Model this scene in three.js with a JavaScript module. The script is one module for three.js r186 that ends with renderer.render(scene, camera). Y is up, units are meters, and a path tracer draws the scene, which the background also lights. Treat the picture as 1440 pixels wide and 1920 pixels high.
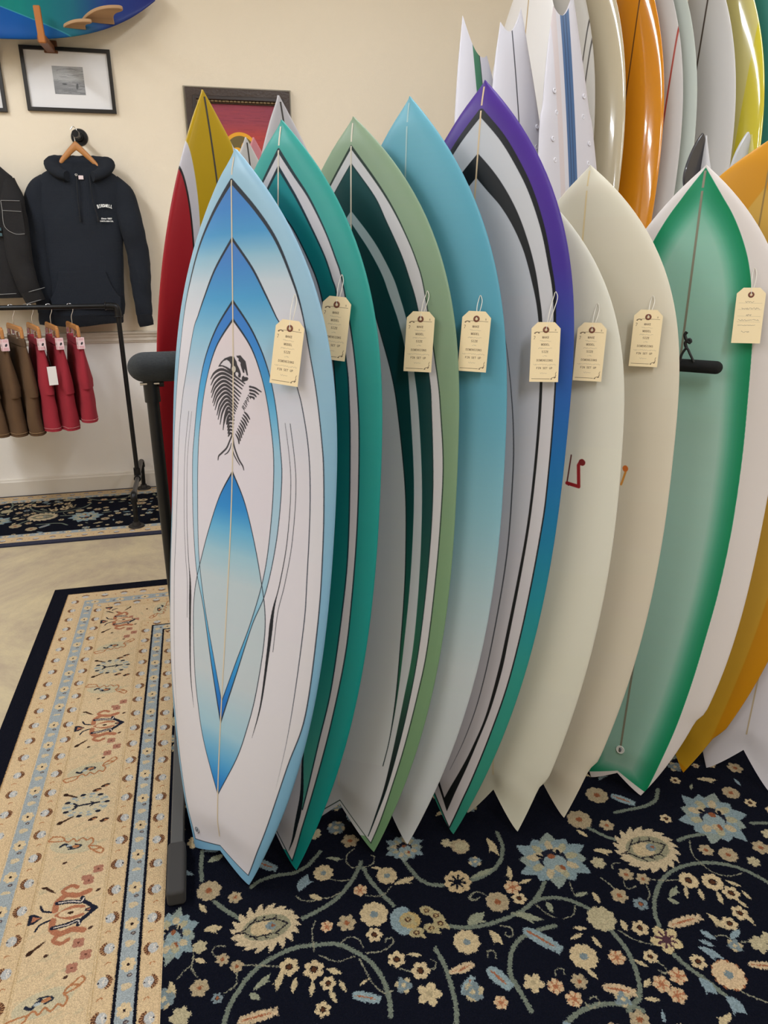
import * as THREE from 'three';
import { RoundedBoxGeometry } from 'three/addons/geometries/RoundedBoxGeometry.js';
import { mergeGeometries, mergeVertices } from 'three/addons/utils/BufferGeometryUtils.js';
import { ImprovedNoise } from 'three/addons/math/ImprovedNoise.js';
import { RectAreaLightUniformsLib } from 'three/addons/lights/RectAreaLightUniformsLib.js';

// ---------------------------------------------------------------- camera, light, exposure
const scene = new THREE.Scene();
const camera = new THREE.PerspectiveCamera(70.06, 1440 / 1920, 0.05, 40);
camera.position.set(0, 1.53, 0);
camera.rotation.order = 'YXZ';
camera.rotation.set(-0.35316, -0.24174, 0);
const renderer = new THREE.WebGLRenderer({ antialias: true });
renderer.toneMapping = THREE.LinearToneMapping;
renderer.toneMappingExposure = 1.03;
renderer.shadowMap.enabled = true;
scene.background = new THREE.Color(0x000000);
RectAreaLightUniformsLib.init();
const CEILING = 3.6, WALL_Z = -4.915, LEFT = -3.6, RIGHT = 4.6, FRONT = 3.4;
const LAMP = 19, LAMP_COLOUR = new THREE.Color(0.87, 0.93, 1.0);
// x, z, width (x), depth (z), share of LAMP
const lampSpots = [[-2.0, -2.5, 0.3, 2.4, 2.15], [1.0, -2.4, 0.3, 2.4, 0.95], [3.3, -2.6, 0.3, 2.4, 0.8], [-2.7, 0.2, 0.3, 2.4, 1.2], [1.0, 0.9, 0.3, 2.4, 1.15], [3.3, 0.8, 0.3, 2.4, 1.3]];

// ---------------------------------------------------------------- helpers
const V = (x, y, z) => new THREE.Vector3(x, y, z), R = (d) => d * Math.PI / 180;
const clamp = (x, a = 0, b = 1) => Math.min(b, Math.max(a, x)), lerp = (a, b, t) => a + (b - a) * t;
const smooth = (a, b, x) => { const t = clamp((x - a) / (b - a)); return t * t * (3 - 2 * t); };
let seedState = 7;
const reseed = (s) => { seedState = s | 0; };
const rnd = () => { seedState = (seedState + 0x6d2b79f5) | 0; let t = Math.imul(seedState ^ (seedState >>> 15), 1 | seedState); t = (t + Math.imul(t ^ (t >>> 7), 61 | t)) ^ t; return ((t ^ (t >>> 14)) >>> 0) / 4294967296; };
const noise = new ImprovedNoise();
const taken = new Map();
function numbered(name) { const n = taken.get(name) ?? 0; taken.set(name, n + 1); return n ? name + '_' + String(n).padStart(3, '0') : name; }
function mesh(name, geo, mat, parent) {
  const list = Array.isArray(geo) ? geo : [geo];
  let g = list[0];
  if (list.length > 1) g = mergeGeometries(list.map((q) => { const c = q.index ? q.toNonIndexed() : q.clone(); for (const k of Object.keys(c.attributes)) if (!['position', 'normal', 'uv'].includes(k)) c.deleteAttribute(k); return c; }));
  const m = new THREE.Mesh(g, mat);
  m.castShadow = m.receiveShadow = true;
  m.name = parent === scene ? numbered(name) : name;
  if (parent !== scene) { let k = 0; for (const c of parent.children) if (c.name.replace(/_\d{3}$/, '') === name) k++; if (k) m.name = name + '_' + String(k).padStart(3, '0'); }
  parent.add(m);
  return m;
}
function tag(o, label, category, group) { Object.assign(o.userData, { label, category }); if (group) o.userData.group = group; return o; }
function thing(name, label, category, pos, group, turn = 0) {
  const o = new THREE.Group(); o.name = numbered(name); scene.add(o);
  o.position.set(...pos); o.rotation.y = turn;
  return tag(o, label, category, group);
}
function structure(name, geo, mat, parent = scene) { const m = mesh(name, geo, mat, parent); m.userData.kind = 'structure'; return m; }
const box = (w, h, d, x = 0, y = 0, z = 0, r = 0.003, seg = 2) => new RoundedBoxGeometry(w, h, d, seg, Math.min(r, w / 2.05, h / 2.05, d / 2.05)).translate(x, y, z);
function rod(a, b, r, r2 = r, seg = 18) {
  const d = b.clone().sub(a), g = new THREE.CylinderGeometry(r2, r, d.length(), seg, 1);
  g.applyQuaternion(new THREE.Quaternion().setFromUnitVectors(V(0, 1, 0), d.clone().normalize()));
  return g.translate((a.x + b.x) / 2, (a.y + b.y) / 2, (a.z + b.z) / 2);
}
const tube = (pts, r, n = 40, seg = 8, closed = false) => new THREE.TubeGeometry(new THREE.CatmullRomCurve3(pts, closed), n, r, seg, closed);
const torus = (R0, r, a = 8, b = 24) => new THREE.TorusGeometry(R0, r, a, b);
// closed rings of points -> skin, with optional end caps
function loft(rings, capA = true, capB = true) {
  const n = rings[0].length, pos = [], uv = [], idx = [];
  rings.forEach((r, i) => { for (let j = 0; j <= n; j++) { const p = r[j % n]; pos.push(p.x, p.y, p.z); uv.push(j / n, i / (rings.length - 1)); } });
  for (let i = 0; i < rings.length - 1; i++) for (let j = 0; j < n; j++) { const a = i * (n + 1) + j, b = a + 1, c = a + n + 1, d = c + 1; idx.push(a, b, d, a, d, c); }
  const cap = (r, flip) => {
    const c = r.reduce((s, p) => s.add(p), V(0, 0, 0)).multiplyScalar(1 / n), base = pos.length / 3;
    pos.push(c.x, c.y, c.z); uv.push(0.5, 0.5);
    r.forEach((p) => { pos.push(p.x, p.y, p.z); uv.push(0.5, 0.5); });
    for (let j = 0; j < n; j++) { const a = base + 1 + j, b = base + 1 + (j + 1) % n; flip ? idx.push(base, b, a) : idx.push(base, a, b); }
  };
  if (capA) cap(rings[0], true);
  if (capB) cap(rings[rings.length - 1], false);
  const g = new THREE.BufferGeometry();
  g.setAttribute('position', new THREE.Float32BufferAttribute(pos, 3));
  g.setAttribute('uv', new THREE.Float32BufferAttribute(uv, 2));
  g.setIndex(idx); g.computeVertexNormals();
  // the seam shares one normal
  const nn = g.attributes.normal;
  for (let i = 0; i < rings.length; i++) { const a = i * (n + 1), b = a + n; const s = V(nn.getX(a) + nn.getX(b), nn.getY(a) + nn.getY(b), nn.getZ(a) + nn.getZ(b)).normalize(); nn.setXYZ(a, s.x, s.y, s.z); nn.setXYZ(b, s.x, s.y, s.z); }
  return g;
}
const oval = (c, rx, rz, n = 32, p = 2.4, fn) => Array.from({ length: n }, (_, j) => {
  const a = -j / n * Math.PI * 2, ca = Math.cos(a), sa = Math.sin(a);
  const q = V(c.x + rx * Math.sign(ca) * Math.pow(Math.abs(ca), 2 / p), c.y, c.z + rz * Math.sign(sa) * Math.pow(Math.abs(sa), 2 / p));
  return fn ? fn(q, a) : q;
});
function canvas(w, h, draw, srgb = true) {
  const c = document.createElement('canvas'); c.width = w; c.height = h;
  const g = c.getContext('2d'); draw(g, w, h);
  const t = new THREE.CanvasTexture(c);
  if (srgb) t.colorSpace = THREE.SRGBColorSpace;
  t.wrapS = t.wrapT = THREE.RepeatWrapping; t.magFilter = THREE.LinearFilter; t.anisotropy = 8;
  return t;
}
function grain(n, fn) {
  const d = new Uint8Array(n * n * 4);
  for (let y = 0; y < n; y++) for (let x = 0; x < n; x++) { const v = clamp(fn(x / n, y / n)) * 255, o = (y * n + x) * 4; d[o] = d[o + 1] = d[o + 2] = v; d[o + 3] = 255; }
  const t = new THREE.DataTexture(d, n, n); t.wrapS = t.wrapT = THREE.RepeatWrapping; t.magFilter = THREE.LinearFilter; t.needsUpdate = true; return t;
}
reseed(11);
const fineGrain = grain(256, () => rnd());
const weave = grain(256, (u, v) => 0.5 + 0.25 * Math.sin(u * 2 * Math.PI * 64) + 0.25 * Math.sin(v * 2 * Math.PI * 64) + (rnd() - 0.5) * 0.5);
const cloudGrain = grain(512, (u, v) => { const a = u * Math.PI * 2, b = v * Math.PI * 2; return 0.5 + 0.35 * noise.noise(3 * Math.cos(a) + 9, 3 * Math.sin(a) + 3 * Math.cos(b), 3 * Math.sin(b)) + 0.2 * noise.noise(11 * Math.cos(a), 11 * Math.sin(a) + 11 * Math.cos(b), 11 * Math.sin(b)); });
const rep = (t, x, y = x) => { const c = t.clone(); c.repeat.set(x, y); c.needsUpdate = true; return c; };
const std = (color, roughness = 0.6, extra = {}) => new THREE.MeshStandardMaterial({ color, roughness, ...extra });
const phys = (color, roughness = 0.4, extra = {}) => new THREE.MeshPhysicalMaterial({ color, roughness, ...extra });
// a slab from a polygon in the floor plane with uv from fn(x, z)
function slab(poly, y0, y1, uvOf) {
  const pos = [], uv = [], nor = [], tri = THREE.ShapeUtils.triangulateShape(poly.map(([x, z]) => new THREE.Vector2(x, -z)), []);
  const put = (x, y, z, n) => { pos.push(x, y, z); nor.push(...n); uv.push(...uvOf(x, z)); };
  for (const t of tri) { for (const i of t) put(poly[i][0], y1, poly[i][1], [0, 1, 0]); for (const i of [...t].reverse()) put(poly[i][0], y0, poly[i][1], [0, -1, 0]); }
  for (let i = 0; i < poly.length; i++) {
    const a = poly[i], b = poly[(i + 1) % poly.length], n = V(-(b[1] - a[1]), 0, b[0] - a[0]).normalize().toArray();
    for (const [p, y] of [[a, y0], [b, y0], [b, y1], [a, y0], [b, y1], [a, y1]]) put(p[0], y, p[1], n);
  }
  const g = new THREE.BufferGeometry();
  g.setAttribute('position', new THREE.Float32BufferAttribute(pos, 3)); g.setAttribute('normal', new THREE.Float32BufferAttribute(nor, 3)); g.setAttribute('uv', new THREE.Float32BufferAttribute(uv, 2));
  return g;
}

// ---------------------------------------------------------------- the room
const wallMat = std(0xeddfc8, 0.85, { bumpMap: rep(fineGrain, 30, 14), bumpScale: 0.0006 });
const lowerWallMat = std(0xeee8e0, 0.75, { bumpMap: rep(fineGrain, 30, 6), bumpScale: 0.0005 });
const trimMat = std(0xe2d8c8, 0.55);
const ceilingMat = std(0xeeeae2, 0.9);
const floorMat = phys(0xffffff, 0.42, { map: canvas(1024, 1024, (g, w, h) => {
  g.fillStyle = '#a8987d'; g.fillRect(0, 0, w, h);
  const im = g.getImageData(0, 0, w, h), d = im.data;
  for (let y = 0; y < h; y++) for (let x = 0; x < w; x++) {
    const a = x / w * 6.2832, b = y / h * 6.2832, cx = Math.cos(a), sx = Math.sin(a), cy = Math.cos(b), sy = Math.sin(b);
    const n = 0.6 * noise.noise(2 * cx + 7, 2 * sx + 2 * cy, 2 * sy) + 0.35 * noise.noise(7 * cx, 7 * sx + 7 * cy, 7 * sy + 3) + 0.2 * noise.noise(25 * cx, 25 * sx + 25 * cy, 25 * sy), o = (y * w + x) * 4;
    const k = 1 + 0.16 * n + (rnd() - 0.5) * 0.05;
    d[o] *= k; d[o + 1] *= k * (1 + 0.02 * n); d[o + 2] *= k * (1 - 0.04 * n);
  }
  g.putImageData(im, 0, 0);
}), bumpMap: rep(fineGrain, 2), bumpScale: 0.0003 });
const T = 0.15, FLOOR = -0.008;
structure('floor', slab([[LEFT, FRONT], [RIGHT, FRONT], [RIGHT, WALL_Z], [LEFT, WALL_Z]], FLOOR - T, FLOOR, (x, z) => [x / 2, z / 2]), floorMat);
structure('ceiling', box(RIGHT - LEFT + 2 * T, T, FRONT - WALL_Z + 2 * T, (LEFT + RIGHT) / 2, CEILING + T / 2, (FRONT + WALL_Z) / 2, 0.002), ceilingMat);
const WALL_W = RIGHT - LEFT + 2 * T, MX = (LEFT + RIGHT) / 2, MZ = (FRONT + WALL_Z) / 2, RAIL_Y = 0.945;
structure('wall_back', box(WALL_W, CEILING - RAIL_Y - 0.03, T, MX, (CEILING + RAIL_Y + 0.03) / 2, WALL_Z - T / 2, 0.001), wallMat);
structure('wall_back_lower', box(WALL_W, RAIL_Y + 0.03 - FLOOR, T, MX, (RAIL_Y + 0.03 + FLOOR) / 2, WALL_Z - T / 2, 0.001), lowerWallMat);
structure('wall_left', box(T, CEILING - FLOOR, FRONT - WALL_Z, LEFT - T / 2, (CEILING + FLOOR) / 2, MZ, 0.001), wallMat);
structure('wall_right', box(T, CEILING - FLOOR, FRONT - WALL_Z, RIGHT + T / 2, (CEILING + FLOOR) / 2, MZ, 0.001), wallMat);
structure('wall_front', box(WALL_W, CEILING - FLOOR, T, MX, (CEILING + FLOOR) / 2, FRONT + T / 2, 0.001), wallMat);
// chair rail: a moulded profile run along the wall
function moulding(profile, len) {
  const s = new THREE.Shape(profile.map(([z, y]) => new THREE.Vector2(z, y)));
  return new THREE.ExtrudeGeometry(s, { depth: len, bevelEnabled: false }).rotateY(-Math.PI / 2).translate(len / 2, 0, 0);
}
{
  const rail = moulding([[0, 0], [0.008, 0], [0.010, 0.008], [0.016, 0.012], [0.016, 0.028], [0.022, 0.036], [0.024, 0.048], [0.034, 0.056], [0.034, 0.066], [0, 0.070]], RIGHT - LEFT - 0.02);
  structure('trim_1', rail.translate(MX, RAIL_Y, WALL_Z), trimMat);
  const base = moulding([[0, 0], [0.016, 0], [0.016, 0.095], [0.012, 0.103], [0.010, 0.112], [0, 0.118]], RIGHT - LEFT - 0.02);
  structure('baseboard_back', base.translate(MX, FLOOR, WALL_Z), std(0xd6cec2, 0.5));
}
// ceiling fittings, above the frame
const glowMat = new THREE.MeshStandardMaterial({ color: 0xffffff, emissive: LAMP_COLOUR, emissiveIntensity: 1.5, roughness: 0.6 });
lampSpots.forEach(([x, z, w, d, k], i) => {
  const where = ['near the clothes wall', 'above the tall boards', 'in the far right corner', 'behind the viewer on the left', 'above the viewer', 'behind the viewer on the right'][i];
  const t = thing('ceiling_light', 'long white ceiling light ' + where, 'ceiling light', [x, CEILING, z], 'ceiling light panels');
  mesh('frame', frameBars(w + 0.06, d + 0.06, 0.03, 0.03).rotateX(Math.PI / 2), ceilingMat, t);
  mesh('diffuser', box(w, 0.012, d, 0, -0.012, 0, 0.002), glowMat, t);
  const l = new THREE.RectAreaLight(LAMP_COLOUR, LAMP * k, w, d);
  l.position.set(0, -0.022, 0); l.rotation.x = -Math.PI / 2; l.castShadow = true; t.add(l);
});

// ---------------------------------------------------------------- woven rugs (the pattern is flat dyed pile)
const NAVY = '#0c0f1d', CREAM = '#ad9b78', SAGE = '#6f7a6c', SKY = '#74868d', RUST = '#975533', GOLD = '#c4a86a', BROWN = '#54301c';
const COLOURS = { c: [CREAM, RUST], b: ['#cdb78b', BROWN], s: ['#b6ab86', '#bdb28c'], u: ['#c9b489', SKY], o: ['#cdae84', '#b06a45'], d: [SKY, RUST], k: [SKY, '#c2b188'], z: ['#c9b58a', '#b3a37c'], n: ['#c6ad80', NAVY], p: ['#cbb785', '#4f2f3a'], O: ['#d2b58c', SKY] };
// knots: every sample of the drawn pattern is shifted a little and toned a little
function knot(g, w, h, amp, cell, tint = [1, 1, 1], sat = 1) {
  const src = g.getImageData(0, 0, w, h), s = src.data, out = g.createImageData(w, h), d = out.data, cols = Math.ceil(w / cell) + 1, jit = [];
  for (let i = 0; i < cols * (Math.ceil(h / cell) + 1); i++) jit.push([(rnd() - 0.5) * 2 * amp, (rnd() - 0.5) * 2 * amp, 1 + (rnd() - 0.5) * 0.2]);
  for (let y = 0; y < h; y++) for (let x = 0; x < w; x++) {
    const j = jit[Math.floor(y / cell) * cols + Math.floor(x / cell)], sx = clamp(Math.round(x + j[0]), 0, w - 1), sy = clamp(Math.round(y + j[1]), 0, h - 1), o = (y * w + x) * 4, q = (sy * w + sx) * 4;
    const m = (s[q] + s[q + 1] + s[q + 2]) / 3;
    for (let c = 0; c < 3; c++) d[o + c] = (m + (s[q + c] - m) * sat) * j[2] * tint[c];
    d[o + 3] = 255;
  }
  g.putImageData(out, 0, 0);
}
function curve(g, f) {
  g.beginPath(); g.moveTo(f[0], f[1]);
  for (let i = 0; i < f.length / 2 - 1; i++) {
    const p = (k) => [f[2 * clamp(k, 0, f.length / 2 - 1)], f[2 * clamp(k, 0, f.length / 2 - 1) + 1]], [a, b, c, e] = [p(i - 1), p(i), p(i + 1), p(i + 2)];
    g.bezierCurveTo(b[0] + (c[0] - a[0]) / 6, b[1] + (c[1] - a[1]) / 6, c[0] - (e[0] - b[0]) / 6, c[1] - (e[1] - b[1]) / 6, c[0], c[1]);
  }
}
function ellipse(g, x, y, a, b, rot, fill) { g.beginPath(); g.ellipse(x, y, a, b, rot, 0, 7); g.fillStyle = fill; g.fill(); }
function flower(g, x, y, r, k) {
  const [petal, heart] = COLOURS[k], n = k === 'z' || k === 'p' ? 5 : r > 24 ? 9 : 6, a0 = rnd() * 6;
  g.save(); g.translate(x, y); g.rotate(a0);
  if (k === 'O') { for (let i = 0; i < 11; i++) ellipse(g, Math.cos(i * 0.571) * r * 0.78, Math.sin(i * 0.571) * r * 0.78, r * 0.27, r * 0.27, 0, RUST); }
  for (let i = 0; i < n; i++) {
    const a = i / n * 6.2832;
    if (k === 'z') { g.beginPath(); g.moveTo(0, 0); g.lineTo(Math.cos(a - 0.45) * r * 0.5, Math.sin(a - 0.45) * r * 0.5); g.lineTo(Math.cos(a) * r * 1.1, Math.sin(a) * r * 1.1); g.lineTo(Math.cos(a + 0.45) * r * 0.5, Math.sin(a + 0.45) * r * 0.5); g.fillStyle = petal; g.fill(); }
    ellipse(g, Math.cos(a) * r * 0.6, Math.sin(a) * r * 0.6, r * 0.42, r * 0.36, a, i % 2 && k === 'k' ? '#b9aa83' : petal);
  }
  ellipse(g, 0, 0, r * 0.6, r * 0.6, 0, petal);
  if (k === 'o') for (let i = 0; i < n; i++) { const a = i / n * 6.2832 + 0.5; g.strokeStyle = heart; g.lineWidth = r * 0.13; g.beginPath(); g.moveTo(0, 0); g.lineTo(Math.cos(a) * r * 0.8, Math.sin(a) * r * 0.8); g.stroke(); }
  if (k === 'n' || k === 'p') for (let i = 0; i < 8; i++) { const a = i / 8 * 6.2832; ellipse(g, Math.cos(a) * r * 0.45, Math.sin(a) * r * 0.45, r * 0.22, r * 0.09, a, heart); }
  if (k === 'b' || k === 'd') ellipse(g, 0, 0, r * 0.36, r * 0.36, 0, '#1b1418');
  ellipse(g, 0, 0, r * 0.27, r * 0.27, 0, heart);
  g.restore();
}
function leaf(g, x, y, l, w, deg, k) {
  const c = { y: '#c3b187', g: '#8f957c', k: '#8098a3' }[k];
  g.save(); g.translate(x, y); g.rotate(R(deg));
  g.beginPath(); g.moveTo(-l, 0); g.quadraticCurveTo(-l * 0.2, -w * 1.6, l, 0); g.quadraticCurveTo(l * 0.1, w * 1.6, -l, 0); g.fillStyle = c; g.fill();
  if (l > 22) { g.beginPath(); g.moveTo(l * 0.2, w * 0.3); g.lineTo(l * 0.5, w * 1.5); g.lineTo(-l * 0.2, w * 0.7); g.fill(); }
  g.restore();
}
function feather(g, x, y, l, w, deg, k) {
  g.save(); g.translate(x, y); g.rotate(R(deg));
  for (let i = -3; i <= 3; i++) { const u = i / 3.6; for (const s of [-1, 1]) ellipse(g, u * l, s * w * 0.42 * (1 - u * u * 0.6), l * 0.2, w * 0.5 * (1 - u * u * 0.5), s * 0.7, k === 'r' ? '#c4ac86' : '#829aa2'); }
  ellipse(g, 0, 0, l, w * 0.45, 0, k === 'r' ? '#c9b08a' : '#88a0a6');
  ellipse(g, -l * 0.1, 0, l * 0.75, w * 0.14, 0, '#a85f3c');
  g.restore();
}
function lance(g, x, y, a, b) {
  g.save(); g.translate(x, y);
  for (let i = 0; i < 18; i++) { const t = i / 18 * 6.2832; g.save(); g.translate(Math.cos(t) * a * 0.74, Math.sin(t) * b * 0.74); g.rotate(Math.atan2(Math.sin(t) * b, Math.cos(t) * a) + 0.35); g.beginPath(); g.moveTo(-a * 0.16, -b * 0.24); g.quadraticCurveTo(a * 0.24, -b * 0.22, a * 0.36, 0.1 * b); g.quadraticCurveTo(a * 0.12, b * 0.1, -a * 0.16, b * 0.24); g.fillStyle = '#c6b38e'; g.fill(); g.restore(); }
  ellipse(g, 0, 0, a * 0.86, b * 0.8, 0, '#c6b38e'); ellipse(g, a * 0.03, 0, a * 0.72, b * 0.6, 0, '#8f8c70');
  for (const [u, v, m, n] of [[-0.24, 0, 0.22, 0.3], [-0.02, -0.12, 0.2, 0.2], [0.0, 0.14, 0.2, 0.2], [-0.1, 0, 0.26, 0.26]]) ellipse(g, u * a, v * b, m * a, n * b, 0, '#c4af86');
  ellipse(g, a * 0.16, -b * 0.02, a * 0.16, b * 0.18, 0.2, SKY); ellipse(g, a * 0.22, -b * 0.03, a * 0.06, b * 0.07, 0, RUST);
  g.strokeStyle = '#1a1620'; g.lineWidth = Math.max(2, a * 0.04); g.lineJoin = 'miter';
  for (const s of [-1, 1]) {
    g.beginPath(); g.moveTo(-a * 0.9, 0); g.lineTo(-a * 0.62, s * b * 0.06); g.lineTo(-a * 0.4, s * b * 0.33); g.lineTo(-a * 0.1, s * b * 0.36); g.lineTo(0.02 * a, s * b * 0.5); g.moveTo(-a * 0.1, s * b * 0.36); g.lineTo(a * 0.28, s * b * 0.34); g.lineTo(a * 0.5, s * b * 0.16); g.lineTo(a * 0.68, 0); g.moveTo(a * 0.28, s * b * 0.34); g.lineTo(a * 0.36, s * b * 0.46); g.moveTo(-a * 0.4, s * b * 0.33); g.lineTo(-a * 0.25, s * b * 0.52); g.stroke();
  }
  g.restore();
}
function lotus(g, x, y, a, b, deg) {
  g.save(); g.translate(x, y); g.rotate(R(deg));
  for (let i = 0; i < 12; i++) { const t = i / 12 * 6.2832 + 0.2; g.save(); g.scale(1, b / a); g.rotate(t); g.beginPath(); g.moveTo(a * 0.3, -a * 0.3); g.quadraticCurveTo(a * 0.75, -a * 0.28, a * (i % 2 ? 1.02 : 0.86), a * 0.06); g.quadraticCurveTo(a * 0.6, a * 0.3, a * 0.3, a * 0.28); g.fillStyle = i % 3 ? '#7f979f' : '#8b9a92'; g.fill(); g.restore(); }
  ellipse(g, 0, 0, a * 0.62, b * 0.62, 0, '#839ba3');
  for (let i = 0; i < 9; i++) { const t = i / 9 * 6.2832; ellipse(g, Math.cos(t) * a * 0.5, Math.sin(t) * b * 0.5, a * 0.17, b * 0.11, t, i % 2 ? '#bfae88' : '#a9a583'); }
  ellipse(g, 0, 0, a * 0.36, b * 0.36, 0, '#1d2030'); ellipse(g, 0, b * 0.12, a * 0.3, b * 0.26, 0, '#8aa0a4');
  for (const [u, v] of [[-0.3, -0.22], [0.24, -0.26], [0.02, 0.36]]) ellipse(g, u * a, v * b, a * 0.12, b * 0.12, 0.5, '#b8a984');
  ellipse(g, 0, -b * 0.1, a * 0.1, b * 0.09, 0, RUST); ellipse(g, a * 0.12, b * 0.34, a * 0.06, b * 0.1, -0.3, RUST); ellipse(g, -a * 0.28, -b * 0.18, a * 0.1, b * 0.05, 0.7, NAVY); ellipse(g, a * 0.22, -b * 0.2, a * 0.05, b * 0.1, 0.2, NAVY);
  g.restore();
}
function cluster(g, x, y, a, b) {
  g.save(); g.translate(x, y);
  for (let i = 0; i < 5; i++) ellipse(g, -a * 0.3 + Math.cos(2.2 + i * 0.5) * a * 0.4, -b * 0.1 + Math.sin(2.2 + i * 0.5) * b * 0.6, a * 0.34, b * 0.36, 0, '#8199a1');
  ellipse(g, -a * 0.25, -b * 0.05, a * 0.42, b * 0.5, 0.3, '#b89e64');
  for (const [u, v] of [[-0.32, -0.12], [0.5, -0.42], [0.8, 0], [0.85, 0.5], [0.45, 0.66], [-0.15, 0.72]]) { ellipse(g, u * a, v * b, a * 0.3, b * 0.28, u, '#a99c70'); ellipse(g, u * a + a * 0.16, v * b + b * 0.2, a * 0.2, b * 0.12, 1, '#a99c70'); ellipse(g, u * a, v * b, a * 0.12, b * 0.13, 0, '#4a2a1e'); ellipse(g, u * a, v * b, a * 0.07, b * 0.07, 0, '#b09a66'); }
  g.restore();
}
const thickStems = [[130,1090,141,1057,162,1026,188,995,227,969,266,956,305,950,354,956,391,964,426,990,457,1026,472,1060,478,1099,476,1134,472,1158],
  [119,777,147,811,177,841],
  [326,876,369,862,414,840,459,799,488,759,497,742],
  [499,762,507,804,527,854,546,893],
  [610,774,626,822,650,853,684,865],
  [611,1030,618,1074,617,1123,613,1165,601,1206],
  [644,970,681,990,737,999,799,994,849,983,888,965,935,966,974,983,1011,1020],
  [890,962,914,943,938,919],
  [884,732,880,779,863,816,835,844,796,862,755,870],
  [907,1041,852,1043,812,1053,782,1076,760,1113,754,1134,758,1169,764,1218],
  [1148,1100,1160,1063,1192,1019,1236,982,1283,963,1339,957,1395,967,1441,990,1473,1025,1490,1055,1501,1095],
  [1137,1176,1148,1208,1167,1244,1186,1285],
  [1024,1047,1027,1074,1037,1121,1034,1174,1019,1222,999,1249,965,1267],
  [1352,878,1399,872,1445,875],
  [1137,777,1166,815,1195,839,1215,857],
  [1591,871,1636,882],
  [1415,688,1377,729,1331,741,1274,742,1240,743],
  [92,604,88,653,89,704],
  [210,755,234,740,277,733,319,736,359,720,398,683]];
const vines = [[180,966,214,975,255,989],
  [162,978,158,1009,133,1022],
  [138,907,120,903,110,915,120,932],
  [353,890,341,918,338,971],
  [402,964,420,953,442,961,450,987],
  [454,1003,490,1006,517,995,523,981,508,978,503,985],
  [349,983,384,1007,425,1004],
  [434,1012,445,1054,452,1079,469,1104,489,1104],
  [519,1058,541,1072],
  [406,775,432,789,458,792],
  [486,848,515,858,536,853,555,837],
  [374,830,401,833,429,823],
  [489,694,468,708,460,733,471,755,489,755],
  [499,762,524,757,535,736,528,727],
  [593,1054,601,1062,594,1076,581,1076],
  [743,908,733,919,744,928,761,922],
  [1204,974,1237,986,1273,993],
  [1185,988,1178,1015,1162,1029],
  [1383,885,1361,930,1368,980,1385,1003,1411,1015,1446,1014],
  [1047,1088,1071,1120,1105,1142],
  [887,975,903,1007,918,1020],
  [980,1002,962,1024,935,1028],
  [780,1010,802,1021,796,1042,783,1039,785,1027],
  [850,1158,856,1145,873,1146,871,1160],
  [720,1079,726,1065,741,1069,737,1086],
  [883,1229,891,1244,914,1237,911,1222,896,1224],
  [780,920,758,904,738,917,752,928],
  [1134,964,1133,986,1157,985],
  [1129,921,1137,907,1157,908],
  [1091,1182,1099,1202,1090,1211,1079,1200],
  [1259,1157,1280,1159,1290,1171],
  [1308,1184,1339,1192],
  [1223,1283,1242,1304,1265,1323],
  [68,910,65,946,77,971],
  [65,935,46,950,34,963],
  [318,810,333,827,362,834],
  [1084,940,1096,966,1102,989],
  [999,934,993,970]];
const flowers = [[106,740,31,'c'], [169,776,18,'c'], [82,895,18,'s'], [132,940,16,'c'], [163,965,16,'c'], [81,997,22,'c'], [118,1030,13,'d'], [277,994,23,'b'], [330,1014,24,'b'], [494,906,35,'u'], [425,914,23,'c'], [482,961,20,'b'], [552,802,27,'u'], [476,830,18,'o'], [377,912,16,'o'], [517,1034,21,'b'], [562,1074,22,'b'], [516,1098,20,'k'], [565,1131,28,'z'], [687,1031,32,'u'], [723,864,35,'n'], [356,1054,18,'b'], [335,1109,18,'b'], [768,755,26,'c'], [736,735,15,'s'], [395,754,26,'u'], [662,1149,22,'k'], [483,664,24,'c'], [787,814,16,'k'], [799,945,30,'c'], [855,948,19,'b'], [852,913,22,'o'], [934,1130,33,'u'], [895,1182,19,'c'], [839,1180,19,'o'], [865,1216,19,'o'], [795,1161,24,'z'], [709,1186,16,'o'], [1024,1050,35,'s'], [1128,743,35,'c'], [1192,781,21,'c'], [1103,895,20,'s'], [1225,667,33,'c'], [772,756,19,'s'], [789,813,18,'k'], [658,1149,22,'k'], [1153,946,20,'c'], [1187,969,18,'c'], [1101,1000,22,'c'], [1139,1035,19,'d'], [1298,1001,25,'b'], [1354,1020,27,'b'], [1378,1061,22,'b'], [1359,1116,21,'b'], [1315,1135,20,'b'], [1100,1095,21,'b'], [1142,1137,37,'p'], [1082,1167,17,'b'], [1180,1204,19,'b'], [1006,1150,20,'o'], [1226,1248,36,'O'], [1068,1231,21,'o'], [1114,1223,21,'o'], [1087,1262,20,'o'], [1405,925,20,'c'], [1452,953,25,'c'], [1502,989,17,'s'], [1554,953,24,'c'], [1368,798,17,'b'], [1643,802,17,'b'], [1288,1189,18,'k'], [1346,1200,23,'s'], [1378,1192,19,'s'], [1608,919,19,'s']];
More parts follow.
